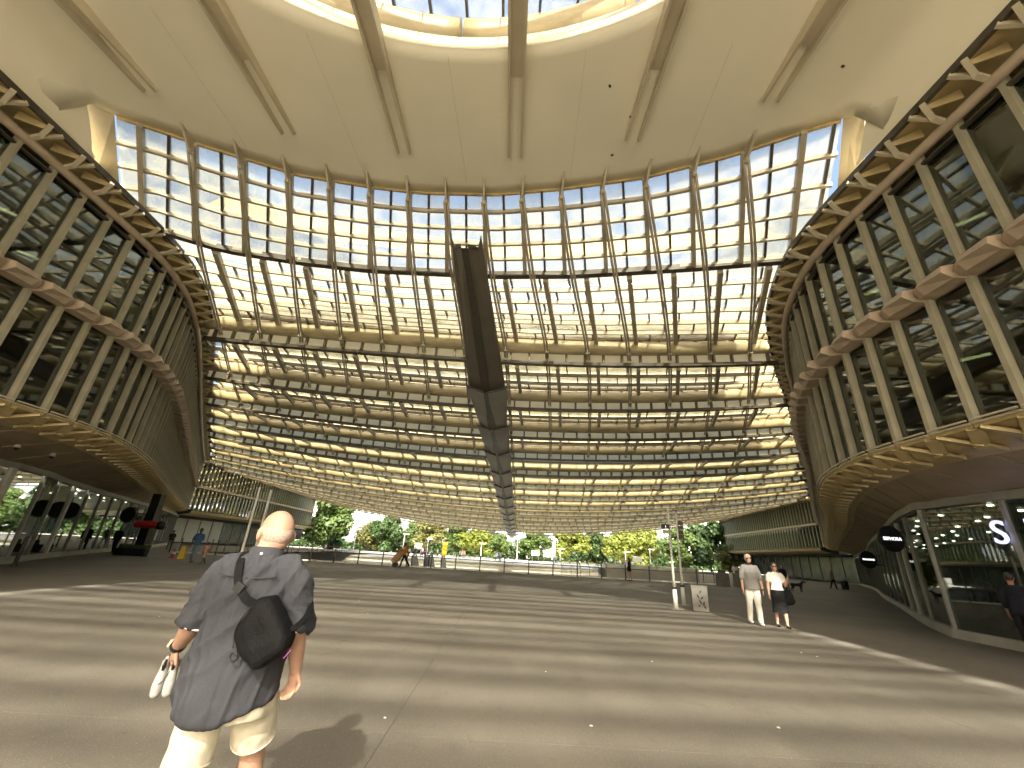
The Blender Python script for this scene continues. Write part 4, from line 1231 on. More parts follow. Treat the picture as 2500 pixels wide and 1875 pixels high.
# ------------------------------------------------------------------ people
FUSE = bpy.data.scenes.new('fuse')
class Blob:
    """closed rounded pieces that are fused into one continuous skin"""
    def __init__(s): s.v = []; s.f = []
    def _add(s, rings):
        n0 = len(s.v); n = len(rings[0])
        for r in rings: s.v += [tuple(p) for p in r]
        for i in range(len(rings)-1):
            for k in range(n):
                a = n0+i*n+k; b = n0+i*n+(k+1) % n
                s.f.append((a, b, b+n, a+n))
        s.f.append(tuple(n0+k for k in range(n-1, -1, -1)))
        e = n0+(len(rings)-1)*n
        s.f.append(tuple(e+k for k in range(n)))
    def cap(s, p0, r0, p1, r1, n=12):
        p0 = Vector(p0); p1 = Vector(p1); d = p1-p0
        if d.length < 1e-6: d = Vector((0, 0, 1e-3))
        d.normalize(); u = d.orthogonal().normalized(); w = d.cross(u)
        rings = []
        def ring(c, r): rings.append([c+(u*math.cos(2*math.pi*k/n)+w*math.sin(2*math.pi*k/n))*r for k in range(n)])
        for a in (80, 50, 20): ring(p0-d*r0*math.sin(R(a)), r0*math.cos(R(a)))
        ring(p0, r0); ring(p1, r1)
        for a in (20, 50, 80): ring(p1+d*r1*math.sin(R(a)), r1*math.cos(R(a)))
        s._add(rings)
    def flat(s, p0, r0, p1, r1, n=20):
        """open-cut sleeve: round start, flat cut end"""
        p0 = Vector(p0); p1 = Vector(p1); d = (p1-p0).normalized(); u = d.orthogonal().normalized(); w = d.cross(u)
        ring = lambda c, r: [c+(u*math.cos(2*math.pi*k/n)+w*math.sin(2*math.pi*k/n))*r for k in range(n)]
        s._add([ring(p0-d*r0*.95, r0*.3), ring(p0-d*r0*.6, r0*.8), ring(p0, r0), ring(p1, r1)])
    def chain(s, pts, rs, n=12):
        for i in range(len(pts)-1): s.cap(pts[i], rs[i], pts[i+1], rs[i+1], n)
    def ell(s, c, r, M=None, n=16):
        c = Vector(c); rings = []
        for i in range(1, n):
            th = math.pi*i/n
            ring = []
            for k in range(n):
                a = 2*math.pi*k/n
                p = Vector((r[0]*math.sin(th)*math.cos(a), r[1]*math.sin(th)*math.sin(a), -r[2]*math.cos(th)))
                if M is not None: p = M @ p
                ring.append(c+p)
            rings.append(ring)
        s._add(rings)
    def loft(s, rings, n=28):
        """rings: (cx, cy, z, rx, ry)"""
        s._add([[Vector((cx+rx*math.cos(2*math.pi*k/n), cy+ry*math.sin(2*math.pi*k/n), z)) for k in range(n)] for cx, cy, z, rx, ry in rings])
    def fuse(s, name, mt, parent, voxel, smooth=4, warp=None, factor=.5):
        me = bpy.data.meshes.new(name); me.from_pydata(s.v, [], s.f)
        bm = bmesh.new(); bm.from_mesh(me); bmesh.ops.recalc_face_normals(bm, faces=bm.faces); bm.to_mesh(me); bm.free()
        tmp = bpy.data.objects.new(name, me); FUSE.collection.objects.link(tmp)
        m1 = tmp.modifiers.new('r', 'REMESH'); m1.mode = 'VOXEL'; m1.voxel_size = voxel; m1.use_smooth_shade = True
        if smooth:
            m2 = tmp.modifiers.new('s', 'SMOOTH'); m2.factor = factor; m2.iterations = smooth
        with bpy.context.temp_override(scene=FUSE, view_layer=FUSE.view_layers[0]):
            dg = bpy.context.evaluated_depsgraph_get()
        dg.update()
        out = bpy.data.meshes.new_from_object(tmp.evaluated_get(dg))
        bpy.data.objects.remove(tmp); bpy.data.meshes.remove(me)
        out.name = name
        if warp:
            nr = [Vector(v.normal) for v in out.vertices]
            for v, nn in zip(out.vertices, nr): v.co = warp(Vector(v.co), nn)
        out.materials.clear(); out.materials.append(mt)
        out.polygons.foreach_set('use_smooth', [True]*len(out.polygons))
        o = bpy.data.objects.new(name, out)
        return finish(o, parent)

def cloth(name, c, var=.12, scale=6.0): return mat('cloth '+name, c, .85, var=var, scale=scale, bump=.12, bscale=300, spec=.2)
SKIN = mat('fair skin', (.50, .305, .22), .5, var=.08, scale=14, bump=.06, bscale=160, spec=.35)
SKIN2 = mat('tanned skin', (.47, .26, .16), .5, var=.08, scale=14)
SKIN3 = mat('brown skin', (.13, .07, .045), .5, var=.08, scale=14)

def hand(b, w, d, side, sz, curl=.5, palm_n=Vector((0, -1, 0))):
    """palm, four unequal fingers and a thumb; d: direction of the hand, palm_n: way the fingers curl"""
    d = d.normalized(); pn = (palm_n-d*palm_n.dot(d)).normalized(); ac = d.cross(pn)
    k = sz
    b.ell(w+d*.042*k, (.5, .5, .5), Matrix([ac*.080*k, pn*.034*k, d*.098*k]).transposed())
    for i, (o, l) in enumerate([(-.030, .040), (-.010, .046), (.010, .043), (.030, .034)]):
        p = w+d*.082*k+ac*o*k
        q = p+(d*math.cos(curl*.6)+pn*math.sin(curl*.6))*l*k
        r = q+(d*math.cos(curl*1.7)+pn*math.sin(curl*1.7))*l*.72*k
        b.chain([p, q, r], [.0088*k, .0082*k, .0068*k], 8)
    t = w+d*.028*k-ac*.034*k*side
    q = t+(d*.7-ac*.7*side+pn*.25).normalized()*.036*k
    r = q+(d*.9+pn*.5).normalized()*.028*k
    b.chain([t, q, r], [.0125*k, .0105*k, .0082*k], 8)

def person(loc, rz, h, label, skin=SKIN, top=None, bottom=None, hairc=(.05, .035, .025), legs=(.25, -.2), knees=(.05, .25), arms=((.1, .10, .2), (-.1, .10, .2)),
           sleeve=.75, skirt=None, short=None, vox=.014, build=1.0, hairlen=0.0, shoe=(.03, .03, .03), head_yaw=0.0, glasses=False, hem=.50, group=None, name='person', hat=None):
    o = empty(name, loc, rz, label=label, cat='person', group=group)
    sk = Blob(); tp = Blob(); bt = Blob(); sh = Blob()
    hipz = .52*h
    J = {}
    lo = 9
    for s, a, kb in ((-1, legs[0], knees[0]), (1, legs[1], knees[1])):
        hip = Vector((s*.052*h, 0, hipz)); kn = hip+Vector((0, math.sin(a), -math.cos(a)))*.245*h
        an = kn+Vector((0, math.sin(a-kb), -math.cos(a-kb)))*.235*h
        J[s] = [hip, kn, an]; lo = min(lo, an.z)
    dz = Vector((0, 0, .040*h-lo))
    for s in (-1, 1): J[s] = [p+dz for p in J[s]]
    Z = dz.z
    for s in (-1, 1):
        hip, kn, an = J[s]
        sk.chain([hip, hip.lerp(kn, .5), kn, kn.lerp(an, .35), an], [.046*h, .042*h, .032*h, .033*h, .020*h])
        sh.ell(an+Vector((0, .035*h, -.022*h)), (.026*h, .075*h, .022*h)); sh.cap(an+Vector((0, 0, -.005*h)), .024*h, an+Vector((0, -.008*h, -.012*h)), .024*h)
        sk.cap(an, .020*h, an+Vector((0, .05*h, -.018*h)), .018*h)
        if short is not None:
            e = hip.lerp(kn, short) if short <= 1 else kn.lerp(an, short-1)
            bt.chain([hip+Vector((0, 0, .02*h)), hip.lerp(kn, .45), e], [.060*h*build, .056*h*build, .050*h])
        elif not skirt:
            bt.chain([hip+Vector((-s*.006*h, 0, -.01*h)), hip.lerp(kn, .5), kn, kn.lerp(an, .4), kn.lerp(an, .97)], [.052*h*build, .053*h*build, .043*h, .042*h, .036*h])
    if skirt:
        z1, w = skirt
        mid = (J[-1][1]+J[1][1])/2
        bt.loft([(0, 0, .615*h+Z, .078*h*build, .060*h*build), (0, 0, .56*h+Z, .100*h*build, .075*h*build), (0, 0, .50*h+Z, .108*h*build, .082*h), (0, mid.y*.4, (.5+z1)/2*h+Z, (.108+w)/2*h, .085*h), (0, mid.y*.6, z1*h+Z, w*h, .086*h)])
    else:
        bt.loft([(0, 0, .58*h+Z, .076*h*build, .058*h*build), (0, 0, .53*h+Z, .088*h*build, .066*h*build), (0, 0, .485*h+Z, .086*h*build, .064*h*build)])
    tp.loft([(0, 0, hem*h+Z, .108*h*build, .084*h*build), (0, 0, .56*h+Z, .104*h*build, .080*h*build), (0, 0, .63*h+Z, .088*h*build, .066*h*build), (0, .004*h, .73*h+Z, .100*h*build, .068*h*build), (0, 0, .79*h+Z, .104*h, .056*h), (0, -.004*h, .825*h+Z, .075*h, .046*h), (0, 0, .845*h+Z, .040*h, .036*h)])
    for s, (sw, ab, el) in ((-1, arms[0]), (1, arms[1])):
        S = Vector((s*.108*h, 0, .800*h+Z))
        E = S+Vector((s*math.sin(ab), math.sin(sw), -math.cos(sw)*math.cos(ab))).normalized()*.168*h
        W = E+Vector((s*math.sin(ab)*.4, math.sin(sw+el), -math.cos(sw+el))).normalized()*.150*h
        sk.chain([S.lerp(E, .32), S.lerp(E, .6), E, E.lerp(W, .3), W], [.027*h, .027*h, .023*h, .024*h, .0155*h])
        hand(sk, W, (W-E), s, h/1.75, .55, Vector((-s*.8, -.3, 0)))
        J['w%d' % s] = W
        if sleeve <= 1: tp.chain([S+Vector((-s*.02*h, 0, 0)), S.lerp(E, sleeve*.5), S.lerp(E, sleeve)], [.040*h, .037*h, .036*h])
        else: tp.chain([S+Vector((-s*.02*h, 0, 0)), S.lerp(E, .5), E, E.lerp(W, sleeve-1)], [.040*h, .036*h, .031*h, .026*h])
    HM = Matrix.Rotation(head_yaw, 3, 'Z')
    hc = Vector((0, .012*h, .928*h+Z))
    sk.cap((0, -.004*h, .81*h+Z), .034*h, (0, .006*h, .885*h+Z), .031*h)
    sk.ell(hc, (.044*h, .056*h, .064*h), HM)
    sk.ell(hc+HM @ Vector((0, .018*h, -.034*h)), (.032*h, .036*h, .032*h), HM)
    sk.cap(hc+HM @ Vector((0, .052*h, .000)), .006*h, hc+HM @ Vector((0, .064*h, -.016*h)), .008*h, 8)
    for s in (-1, 1): sk.ell(hc+HM @ Vector((s*.044*h, -.004*h, -.004*h)), (.008*h, .013*h, .018*h), HM, 8)
    sk.fuse('body', skin, o, vox)
    tp.fuse('top', top or cloth('grey', (.2, .2, .2)), o, vox, 5, warp=lambda c, n: c+n*(.010*mnoise.noise(Vector((c.x*9, c.y*9, c.z*5)))))
    bt.fuse('bottoms', bottom or cloth('navy', (.04, .05, .08)), o, vox, 4, warp=lambda c, n: c+n*(.010*mnoise.noise(Vector((c.x*10, c.y*10, c.z*7)))))
    sh.fuse('shoes', mat('shoe %s' % (shoe,), shoe, .5), o, vox*.8, 2)
    if hairc:
        hb = Blob()
        hb.ell(hc+HM @ Vector((0, -.010*h, .012*h)), (.049*h, .057*h, .060*h), HM)
        if hairlen: hb.chain([hc+HM @ Vector((0, -.03*h, 0)), hc+HM @ Vector((0, -.045*h, -.05*h)), hc+HM @ Vector((0, -.045*h, -hairlen*h))], [.045*h, .042*h, .03*h])
        def keep(c, n):
            q = HM.inverted() @ (c-hc)
            if q.y > .030*h and q.z < .030*h: c = hc+HM @ Vector((q.x*.8, .02*h, max(q.z, .01*h)))
            return c
        hb.fuse('hair', mat('hair %s' % (hairc,), hairc, .6, var=.2, scale=40), o, vox, 2, warp=keep)
    if glasses:
        def gl(b):
            for s in (-1, 1):
                c = hc+HM @ Vector((s*.019*h, .056*h, .006*h)); b.ell(c, (.017*h, .006*h, .012*h), HM, 10)
                b.cap(c, .003*h, hc+HM @ Vector((s*.047*h, .0, .008*h)), .003*h, 6)
            b.cap(hc+HM @ Vector((-.01*h, .060*h, .009*h)), .003*h, hc+HM @ Vector((.01*h, .060*h, .009*h)), .003*h, 6)
        g = Blob(); gl(g)
        b = MB(); b.v = g.v; b.f = g.f; b.mi = [0]*len(g.f)
        b.build('sunglasses', BLACK, o)
    o['j'] = 0
    del o['j']
    return o, J, Z

# --- the couple walking hand in hand towards the camera
cm, J, Z = person((7.16, 12.85, 0), R(180-12), 1.83, 'grey haired man in grey polo shirt and white trousers holding a hand', top=cloth('grey marl', (.22, .21, .20), .2, 60), bottom=cloth('white', (.78, .76, .70), .05), hairc=(.55, .50, .42),
    legs=(.06, -.18), knees=(.05, .12), arms=((-.02, .16, .14), (.02, .14, .12)), sleeve=.95, vox=.0105, build=1.08, shoe=(.72, .72, .70), glasses=True, hem=.485, head_yaw=.06)
cl = Blob(); cl.loft([(0, -.004, .835*1.83+Z, .064*1.83*.8, .046*1.83), (0, 0, .865*1.83+Z, .036*1.83, .035*1.83)])
cl.fuse('collar', cloth('black', (.015, .015, .017)), cm, .010, 2)
wb = Blob(); wj = J['w-1']; wb.cap(wj+Vector((0, 0, -.01)), .031, wj+Vector((0, 0, .02)), .031); wb.fuse('wristwatch', BLACK, cm, .008, 1)
cwm, J, Z = person((7.74, 12.62, 0), R(180-8), 1.64, 'woman in white blouse and long black skirt holding a hand', top=cloth('white', (.78, .76, .70), .05), bottom=cloth('black', (.015, .015, .017)), hairc=(.05, .025, .015), skin=SKIN,
    legs=(.10, -.10), knees=(.05, .15), arms=((.15, .14, 2.35), (.05, .22, .10)), sleeve=.55, skirt=(.225, .125), vox=.0105, shoe=(.03, .03, .03), glasses=True, hem=.565, head_yaw=-.1)
sbag = empty('shoulder_bag', (7.90-.28, 12.62, 0), R(172), label='slouchy black shoulder bag carried by the woman in the black skirt', cat='bag')
sbag.location = (8.04, 12.70, .64)
bb = Blob(); bb.ell((0, 0, .12), (.16, .09, .19)); bb.ell((0, 0, .02), (.19, .10, .12)); bb.fuse('pouch', cloth('black', (.015, .015, .017)), sbag, .012, 4)
part('strap', cloth('black', (.015, .015, .017)), sbag, lambda b: b.tube(catmull([(-.10, 0, .26), (-.05, .02, .50), (.02, .02, .66), (.06, .0, .50), (.10, 0, .26)], 5), .014, 6), True)

# --- others near and far
person((-16.95, 24.9, 0), R(195), 1.80, 'bearded man in blue shirt and jeans walking with a child', skin=SKIN3, top=cloth('blue', (.06, .13, .26)), bottom=cloth('jeans', (.20, .24, .28)), hairc=(.01, .008, .007), legs=(.22, -.12), arms=((.25, .1, 1.5), (.0, .2, .2)), vox=.018, sleeve=.9)
person((-15.9, 24.2, 0), R(170), 1.12, 'small child in red and white shirt beside the man in blue', skin=SKIN3, top=cloth('white red', (.65, .18, .13), col2=None) if False else cloth('pale red', (.62, .33, .26), .4, 9), bottom=cloth('beige', (.45, .38, .28)), hairc=(.01, .008, .007), legs=(.3, -.3), short=.9, vox=.013)
person((-25.3, 29.4, 0), R(200), 1.66, 'dark clothed person standing in the shop shade by a white frame', top=cloth('black', (.015, .015, .017)), bottom=cloth('black', (.015, .015, .017)), skin=SKIN3, vox=.02, sleeve=1.9)
person((-26.1, 28.9, 0), R(120), 1.72, 'person in black top and pale trousers stepping out of the dark shop', top=cloth('black', (.015, .015, .017)), bottom=cloth('khaki', (.30, .26, .20)), skin=SKIN3, vox=.02, sleeve=1.9, legs=(.3, -.25))
person((-28.9, 39.0, 0), R(40), 1.68, 'person in grey trousers crossing before the white wall panels', top=cloth('dark green', (.04, .05, .03)), bottom=cloth('pale grey', (.40, .39, .35)), vox=.022, legs=(.35, -.3))
person((9.45, 33.0, 0), R(60), 1.58, 'woman in short black dress standing at the railing before the parapet', top=cloth('black', (.015, .015, .017)), bottom=cloth('black', (.015, .015, .017)), skirt=(.40, .105), hairc=(.01, .01, .01), hairlen=.16, vox=.018, legs=(.05, -.05), sleeve=1.9)
dl, J, Z = person((-7.2, 33.3, 0), R(100), 1.75, 'worker in orange vest leaning on a hand truck with a carton', top=cloth('orange', (.75, .28, .03)), bottom=cloth('black', (.015, .015, .017)), skin=SKIN3, legs=(.35, -.35), knees=(.1, .3), arms=((.9, .1, .2), (.9, .1, .2)), vox=.018)
ht = empty('hand_truck', (-7.85, 33.3, 0), R(0), label='black two wheeled hand truck tipped back under the brown carton', cat='hand truck')
part('frame', BLACK, ht, lambda b: [b.tube([(.0, -.22, .2), (.72, -.22, 1.15)], .025, 6), b.tube([(.0, .22, .2), (.72, .22, 1.15)], .025, 6), b.tube([(.72, -.22, 1.15), (.72, .22, 1.15)], .025, 6), b.bar((-.02, 0, .20), (-.32, 0, .42), .4, .02)])
for s in (-1, 1): part('wheel', BLACK, ht, lambda b: b.tube([(0.02, s*.24, .16), (0.02, s*.32, .16)], .16, 16))
ct = empty('carton', (-7.85, 33.3, 0), label='tall brown cardboard carton tipped on the hand truck', cat='carton')
Mx = Matrix.Rotation(R(37), 3, 'Y')
part('box', mat('cardboard', (.42, .24, .12), .8, var=.08), ct, lambda b: b.box((.20, 0, .78), (.42, .5, 1.0), Mx))
part('tape', mat('tape', (.55, .40, .22), .4), ct, lambda b: b.box((.20, 0, .78), (.425, .06, 1.005), Mx))
person((19.2, 36.6, 0), R(10), 1.68, 'woman in pale yellow skirt and white top strolling away with a friend', top=cloth('white', (.78, .76, .70), .05), bottom=cloth('pale yellow', (.62, .58, .30)), skirt=(.24, .11), hairc=(.02, .012, .01), hairlen=.12, vox=.02, skin=SKIN2)
person((20.0, 36.3, 0), R(-5), 1.70, 'woman in black top and blue skirt strolling away beside the yellow skirt', top=cloth('black', (.015, .015, .017)), bottom=cloth('slate', (.12, .14, .18)), skirt=(.24, .10), hairc=(.02, .012, .01), hairlen=.12, vox=.02, skin=SKIN2)
person((20.4, 32.3, 0), R(150), 1.72, 'person in black walking a black dog behind the couple', top=cloth('black', (.015, .015, .017)), bottom=cloth('black', (.015, .015, .017)), vox=.02, sleeve=1.9, skin=SKIN2)
person((29.6, 39.9, 0), R(200), 1.62, 'person in striped top pulling a dark suitcase under the wing', top=cloth('stripes', (.45, .40, .38), .5, 20), bottom=cloth('black', (.015, .015, .017)), vox=.02, skin=SKIN2, hairc=(.25, .08, .03))
sc = empty('suitcase', (30.4, 39.6, 0), R(10), label='dark upright suitcase beside the person in the striped top', cat='suitcase')
part('shell', BLACK, sc, lambda b: b.hexa([(-.25, -.14, .08), (.25, -.14, .08), (.25, .14, .08), (-.25, .14, .08), (-.25, -.14, .75), (.25, -.14, .75), (.25, .14, .75), (-.25, .14, .75)]))
part('handle', GREYF, sc, lambda b: b.tube([(-.12, .12, .75), (-.12, .12, 1.05), (.12, .12, 1.05), (.12, .12, .75)], .015, 6))
for s in (-1, 1): part('wheel', BLACK, sc, lambda b: b.tube([(s*.18, -.05, .045), (s*.18, .05, .045)], .045, 10))
person((11.82, 10.3, 0), R(-60), 1.72, 'person in dark navy clothes close beside the perfume shop window', top=cloth('dark navy', (.022, .024, .034)), bottom=cloth('charcoal', (.02, .02, .025)), vox=.014, sleeve=1.5, skin=SKIN2)
# dog: body, legs with hocks, neck and head in one skin
dg_ = empty('dog', (20.95, 31.8, 0), R(205), label='black dog walking behind the couple', cat='dog')
d = Blob()
d.chain([(0, -.34, .46), (0, -.05, .45), (0, .26, .47)], [.10, .095, .13]); d.chain([(0, .28, .52), (0, .44, .66)], [.085, .06])
d.chain([(0, .44, .68), (0, .56, .68)], [.068, .055]); d.cap((0, .56, .66), .042, (0, .68, .64), .028)
for s in (-1, 1):
    d.chain([(s*.08, .26, .42), (s*.08, .27, .24), (s*.08, .25, .05), (s*.08, .29, .025)], [.055, .035, .024, .026])
    d.chain([(s*.08, -.32, .42), (s*.08, -.26, .28), (s*.08, -.38, .17), (s*.08, -.37, .04), (s*.08, -.33, .025)], [.075, .045, .028, .022, .026])
    d.cap((s*.05, .45, .73), .028, (s*.085, .45, .66), .018, 8)
d.chain([(0, -.42, .48), (0, -.58, .42), (0, -.68, .50)], [.03, .022, .014])
d.fuse('body', mat('black fur', (.012, .011, .010), .7), dg_, .018, 2)

# crowd in the garden
TOPS = [(.6, .6, .58), (.05, .05, .07), (.45, .10, .08), (.08, .12, .3), (.3, .3, .3), (.7, .68, .6)]
seeds = []
for i in range(6):
    p, J, Z = person((-19+i*1.1, 91.5+i % 3, -.4), R(60*i), 1.62+.03*i, 'far stroller in the garden wearing ' + ['white', 'black', 'red', 'blue', 'grey', 'cream'][i], top=cloth('crowd%d' % i, TOPS[i]), bottom=cloth('navy', (.04, .05, .08)), vox=.032, group='strollers in the garden')
    seeds.append((p, ['white', 'black', 'red', 'blue', 'grey', 'cream'][i]))
rnd = random.Random(5)
for i in range(20):
    src, cn_ = seeds[i % 6]
    c = copy_tree(src)
    c.location = (rnd.choice((-17, -14, -8, 0, 3, 6, 12, 22, 25, 27))+rnd.uniform(-1.6, 1.6), rnd.uniform(90, 98), -.4)
    c.rotation_euler = (0, 0, rnd.uniform(0, 6.28))

# ------------------------------------------------------------------ the bald man in the foreground, seen from behind
man = empty('person', (-1.305, 2.5, 0), 0, label='bald man in grey shirt and cream shorts walking away with a black sling bag', cat='person')
V = Vector
shL, elL, wrL = V((-.195, -.01, 1.325)), V((-.262, -.02, 1.085)), V((-.400, .11, .935))
shR, elR, wrR = V((.190, -.01, 1.330)), V((.258, -.02, 1.085)), V((.268, .07, .875))
hc = V((.012, .015, 1.530))
HM = Matrix.Rotation(R(52), 3, 'Z')
sk = Blob()
sk.chain([shL.lerp(elL, .45), elL, elL.lerp(wrL, .35), wrL], [.050, .050, .050, .031], 16)
sk.chain([shR.lerp(elR, .45), elR, elR.lerp(wrR, .35), wrR], [.050, .049, .048, .030], 16)
hand(sk, wrL, V((-.10, .10, -.28)), -1, 1.0, 1.25, V((.55, .5, .0)))
hand(sk, wrR, V((-.03, .05, -.30)), 1, 1.02, 1.0, V((-.35, -.75, 0)))
sk.cap((.005, -.015, 1.40), .066, hc+V((0, -.02, -.07)), .064, 18)
sk.ell(hc+HM @ V((0, -.012, .012)), (.081, .105, .105), HM, 22)
sk.ell(hc+HM @ V((0, .035, -.045)), (.058, .066, .068), HM, 18)
sk.ell(hc+HM @ V((0, -.050, -.045)), (.064, .050, .055), HM, 18)
sk.cap(hc+HM @ V((0, .098, -.008)), .011, hc+HM @ V((0, .118, -.036)), .014, 10)
for s in (-1, 1):
    sk.ell(hc+HM @ V((s*.092, -.012, -.018)), (.013, .026, .038), HM @ Matrix.Rotation(s*.45, 3, 'Z'), 12)
    sk.ell(hc+HM @ V((s*.089, -.014, -.006)), (.009, .014, .016), HM, 10)
# legs: left one trailing, right one stepping forward
lL = [V((-.105, 0, .80)), V((-.110, -.02, .47)), V((-.108, -.10, .10))]
lR = [V((.095, .04, .80)), V((.085, .20, .48)), V((.085, .28, .10))]
for a, kn, an in (lL, lR):
    sk.chain([a, a.lerp(kn, .6), kn, kn.lerp(an, .3), an], [.088, .072, .056, .060, .038], 16)
    sk.chain([an, an+V((0, .10, -.055))], [.038, .030], 12)
sk.fuse('body', SKIN, man, .0075, 5)
# stubble patch round the back of the head
hb = Blob(); hb.ell(hc+HM @ V((0, -.022, -.008)), (.0835, .098, .082), HM, 22)
def stub(c, n):
    q = HM.inverted() @ (c-hc)
    if q.z > .030 or q.y > .012: c = hc+HM @ (q*.78)
    return c
hb.fuse('hair', mat('grey stubble', (.46, .33, .27), .75, var=.25, scale=90), man, .009, 3, warp=stub)
# shirt with sleeves, shirt tail and folds
sh = Blob()
sh.loft([(-.020, -.005, .740, .218, .165), (-.020, -.005, .80, .228, .176), (-.015, -.004, .90, .228, .178), (-.010, -.004, 1.00, .216, .168), (0, -.006, 1.12, .202, .152), (0, -.008, 1.24, .204, .142), (0, -.010, 1.31, .200, .124), (0, -.012, 1.365, .150, .096), (.004, -.012, 1.405, .095, .080)], 40)
sh.cap(shL+V((.05, 0, .008)), .078, shL.lerp(elL, .25), .072, 20); sh.flat(shL.lerp(elL, .2), .072, shL.lerp(elL, 1.12), .066)
sh.cap(shR+V((-.05, 0, .008)), .078, shR.lerp(elR, .25), .071, 20); sh.flat(shR.lerp(elR, .2), .070, shR.lerp(elR, 1.12), .063)
def folds(c, n):
    if c.z < .88:
        t = (.88-c.z)/.14
        side = max(-1, min(1, c.x/.24))
        c = c+V((0, 0, (-.055*(1-side*side)+.035*max(0, side))*t))
    def ridge(a): return max(0.0, 1-abs(a)*3.2)
    u, v = c.x*.80-c.z*.60, c.x*.60+c.z*.80          # long slanting pulls towards the bag
    f = .017*ridge(mnoise.noise(V((u*9, c.y*5, v*2.2))))+.007*mnoise.noise(V((c.x*7, c.y*7, c.z*5)))
    f += .009*ridge(mnoise.noise(V((c.x*17+3, c.y*8, c.z*4.5-c.x*3))))
    if c.z > 1.20: f += .008*ridge(mnoise.noise(V((c.x*26, 1.0, c.z*4))))*max(0, 1-abs(c.x-.03)/.15)
    if abs(c.x) > .22 and c.z > .98: f += .010*ridge(mnoise.noise(V((c.x*6, c.y*12, c.z*20+abs(c.x)*16))))
    return c+n*f
SHIRT = mat('cloth grey shirt', (.058, .060, .070), .9, var=.14, scale=220, bump=.25, bscale=420, spec=.15)
shirt = sh.fuse('shirt', SHIRT, man, .0085, 3, warp=folds)
def ring_at(a, bb_, t, r, name, mt, rad, parent, n=24):
    c = a.lerp(bb_, t); d = (bb_-a).normalized(); u = d.orthogonal().normalized(); w = d.cross(u)
    return part(name, mt, parent, lambda b: b.tube([c+(u*math.cos(2*math.pi*i/n)+w*math.sin(2*math.pi*i/n))*r for i in range(n+1)], rad, 6), True)
TRIM = mat('white trim', (.80, .80, .78), .7)
ring_at(shL, elL, 1.12, .068, 'cuff_trim', TRIM, .0055, shirt)
ring_at(shR, elR, 1.12, .065, 'cuff_trim', TRIM, .0055, shirt)
cb_ = Blob(); cb_.loft([(.004, -.016, 1.388, .096, .083), (.004, -.016, 1.41, .094, .082), (.006, -.012, 1.452, .078, .072)], 32)
cb_.fuse('collar', SHIRT, man, .008, 1)
part('collar_button', TRIM, man, lambda b: b.tube([(.022, -.088, 1.415), (.022, -.100, 1.418)], .0065, 10))
# yoke seam across the back
part('yoke_seam', SHIRT, man, lambda b: b.tube(catmull([(-.15, -.128, 1.318), (-.06, -.150, 1.305), (.04, -.152, 1.302), (.15, -.130, 1.312)], 6), .004, 5), True)
# shorts
so = Blob()
so.loft([(-.012, 0, .86, .205, .150), (-.012, 0, .76, .212, .158), (-.010, .02, .68, .200, .155)], 32)
for (a, kn, an), x in ((lL, -1), (lR, 1)):
    so.cap(a+V((0, 0, -.04)), .112, a.lerp(kn, .3), .108, 20); so.flat(a.lerp(kn, .25), .106, a.lerp(kn, .93 if x < 0 else .80), .100, 24)
SHORTS = mat('cloth cream shorts', (.70, .665, .53), .85, var=.05, scale=30, bump=.15, bscale=260, spec=.2)
shorts = so.fuse('shorts', SHORTS, man, .009, 3, warp=lambda c, n: c+n*(.007*mnoise.noise(V((c.x*12+c.z*9, c.y*9, c.z*6)))+.004*mnoise.noise(V((c.x*26, c.y*22, c.z*20)))))
ring_at(lL[0], lL[1], .905, .097, 'hem', SHORTS, .005, shorts)
ring_at(lR[0], lR[1], .775, .097, 'hem', SHORTS, .005, shorts)
sho = Blob()
for a, kn, an in (lL, lR):
    sho.ell(an+V((0, .06, -.055)), (.052, .14, .045), None); sho.cap(an+V((0, 0, -.03)), .048, an+V((0, .0, -.05)), .05)
sho.fuse('shoes', mat('brown shoe', (.08, .06, .045), .6), man, .012, 2)
# glasses, watch
GLS = mat('glasses frame', (.05, .04, .04), .35)
part('glasses', GLS, man, lambda b: [b.tube([hc+HM @ V((s*.082, -.030, -.024)), hc+HM @ V((s*.083, -.012, .008)), hc+HM @ V((s*.078, .06, .006)), hc+HM @ V((s*.066, .105, .004))], .0028, 6) for s in (-1, 1)]+[b.tube([hc+HM @ V((s*(.010+.024-.024*math.cos(q*.6283)), .112, -.004+.020*math.sin(q*.6283))) for q in range(11)], .002, 5) for s in (-1, 1)])
d_ = (wrL-elL).normalized()
wt = part('watch', BLACK, man, lambda b: b.tube([wrL-d_*.020, wrL-d_*.018, wrL+d_*.006, wrL+d_*.008], [.033, .0365, .0365, .033], 20), True)
part('watch_case', mat('pale watch', (.7, .6, .45), .3), wt, lambda b: b.box(wrL-d_*.006+V((-.036, -.004, .010)), (.012, .036, .036), Matrix.Rotation(.4, 3, 'Y')))
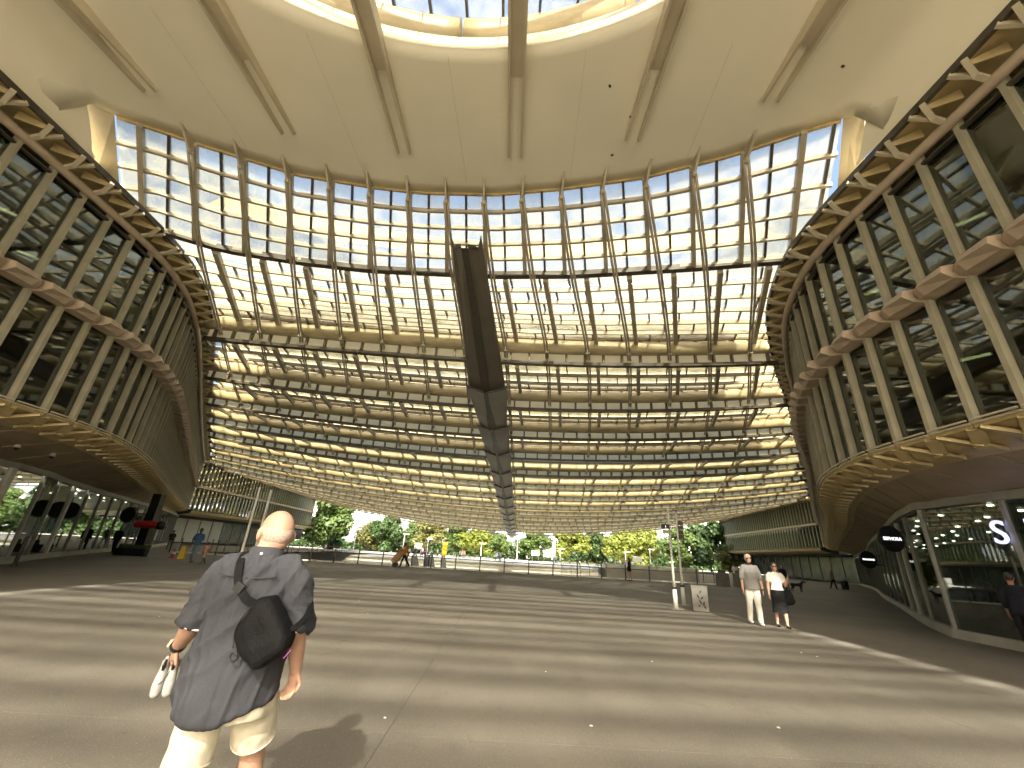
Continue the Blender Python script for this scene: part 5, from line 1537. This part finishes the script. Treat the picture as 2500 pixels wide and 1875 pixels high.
# sling bag on his back
bag = empty('sling_bag', (-1.305+.17, 2.5-.19, .93), 0, label='black diamond shaped sling bag on the bald man\'s back', cat='bag')
BAGM = mat('black nylon', (.008, .008, .009), .7, spec=.15, var=.25, scale=8, bump=.2, bscale=60)
g = Blob()
out = [(-.045, .295), (.020, .305), (.085, .235), (.155, .135), (.150, .085), (.055, .005), (.010, -.005), (-.075, .065), (-.115, .125), (-.110, .175), (-.075, .235)]
for yy, k in ((-.045, .86), (-.02, 1.0), (.03, 1.0)):
    pass
cxx, czz = .02, .15
rings = []
for yy, k in ((-.068, .45), (-.060, .78), (-.042, .94), (-.01, 1.0), (.03, 1.0), (.05, .92)):
    rings.append([V((cxx+(x-cxx)*k, yy, czz+(z-czz)*k)) for x, z in out])
g._add(rings)
pouch = g.fuse('pouch', BAGM, bag, .008, 4, warp=lambda c, n: c+n*.005*mnoise.noise(V((c.x*18, c.y*18, c.z*14))))
part('zip_seam', BLACK, pouch, lambda b: b.tube(catmull([(-.085, -.052, .085), (-.10, -.050, .16), (-.055, -.052, .25), (.02, -.052, .275)], 6), .003, 5), True)
part('strap', BAGM, bag, lambda b: b.strip(catmull([(-.05, -.03, .265), (-.125, .010, .285), (-.190, .022, .355), (-.232, .068, .445), (-.258, .15, .492), (-.262, .26, .46)], 6), .038, .006, (0, -1, .35)))
part('buckle', BLACK, bag, lambda b: b.box((-.170, .012, .330), (.046, .016, .044), Matrix.Rotation(.5, 3, 'Y')))
part('lower_strap', BAGM, bag, lambda b: b.strip(catmull([(.14, .0, .16), (.17, .05, .20), (.15, .15, .24), (.08, .26, .28)], 6), .032, .006, (0, -.6, .8)))
part('ring', BLACK, bag, lambda b: b.tube([(-.085+.018*math.cos(q*.6283), -.03, .045+.018*math.sin(q*.6283)) for q in range(11)], .004, 6), True)
part('phone_edge', mat('purple phone edge', (.45, .12, .5), .3), bag, lambda b: b.bar((.125, .02, .040), (.15, .02, .075), .005, .005))
# pair of white shoes hanging from his left hand
pr = empty('shoe_pair', (-1.305-.455, 2.5+.15, .69), R(25), label='pair of white canvas shoes dangling from the bald man\'s hand', cat='shoes')
pr.scale = (.72, .72, .80)
pr.location = (-1.305-.425, 2.5+.13, .725)
WSH = mat('white canvas', (.42, .42, .41), .8, var=.1, scale=20, bump=.1)
for s in (-1, 1):
    q = Blob()
    q.chain([(s*.028, 0, .17), (s*.030, -.012, .10), (s*.034, -.018, .045), (s*.036, -.012, .0)], [.020, .030, .036, .033], 14)
    q.cap((s*.028, .005, .19), .014, (s*.030, -.02, .13), .02)
    so_ = q.fuse('shoe', WSH, pr, .006, 3)
    part('sole', GREYF, so_, lambda b: b.strip(catmull([(s*.030, .022, .17), (s*.032, .020, .10), (s*.036, .022, .03), (s*.037, .010, -.025)], 5), .05, .010, (0, 1, 0)))
    part('opening', BLACK, so_, lambda b: b.ell if False else b.tube([(s*.029, -.030, .125), (s*.029, -.034, .15), (s*.028, -.022, .185)], [.010, .013, .007], 8))
part('lace', BLACK, pr, lambda b: b.tube(catmull([(-.03, 0, .18), (-.01, .0, .22), (.01, .0, .22), (.03, 0, .18), (.0, -.05, .08), (-.03, -.05, .05)], 5), .003, 5), True)

bpy.data.scenes.remove(FUSE)
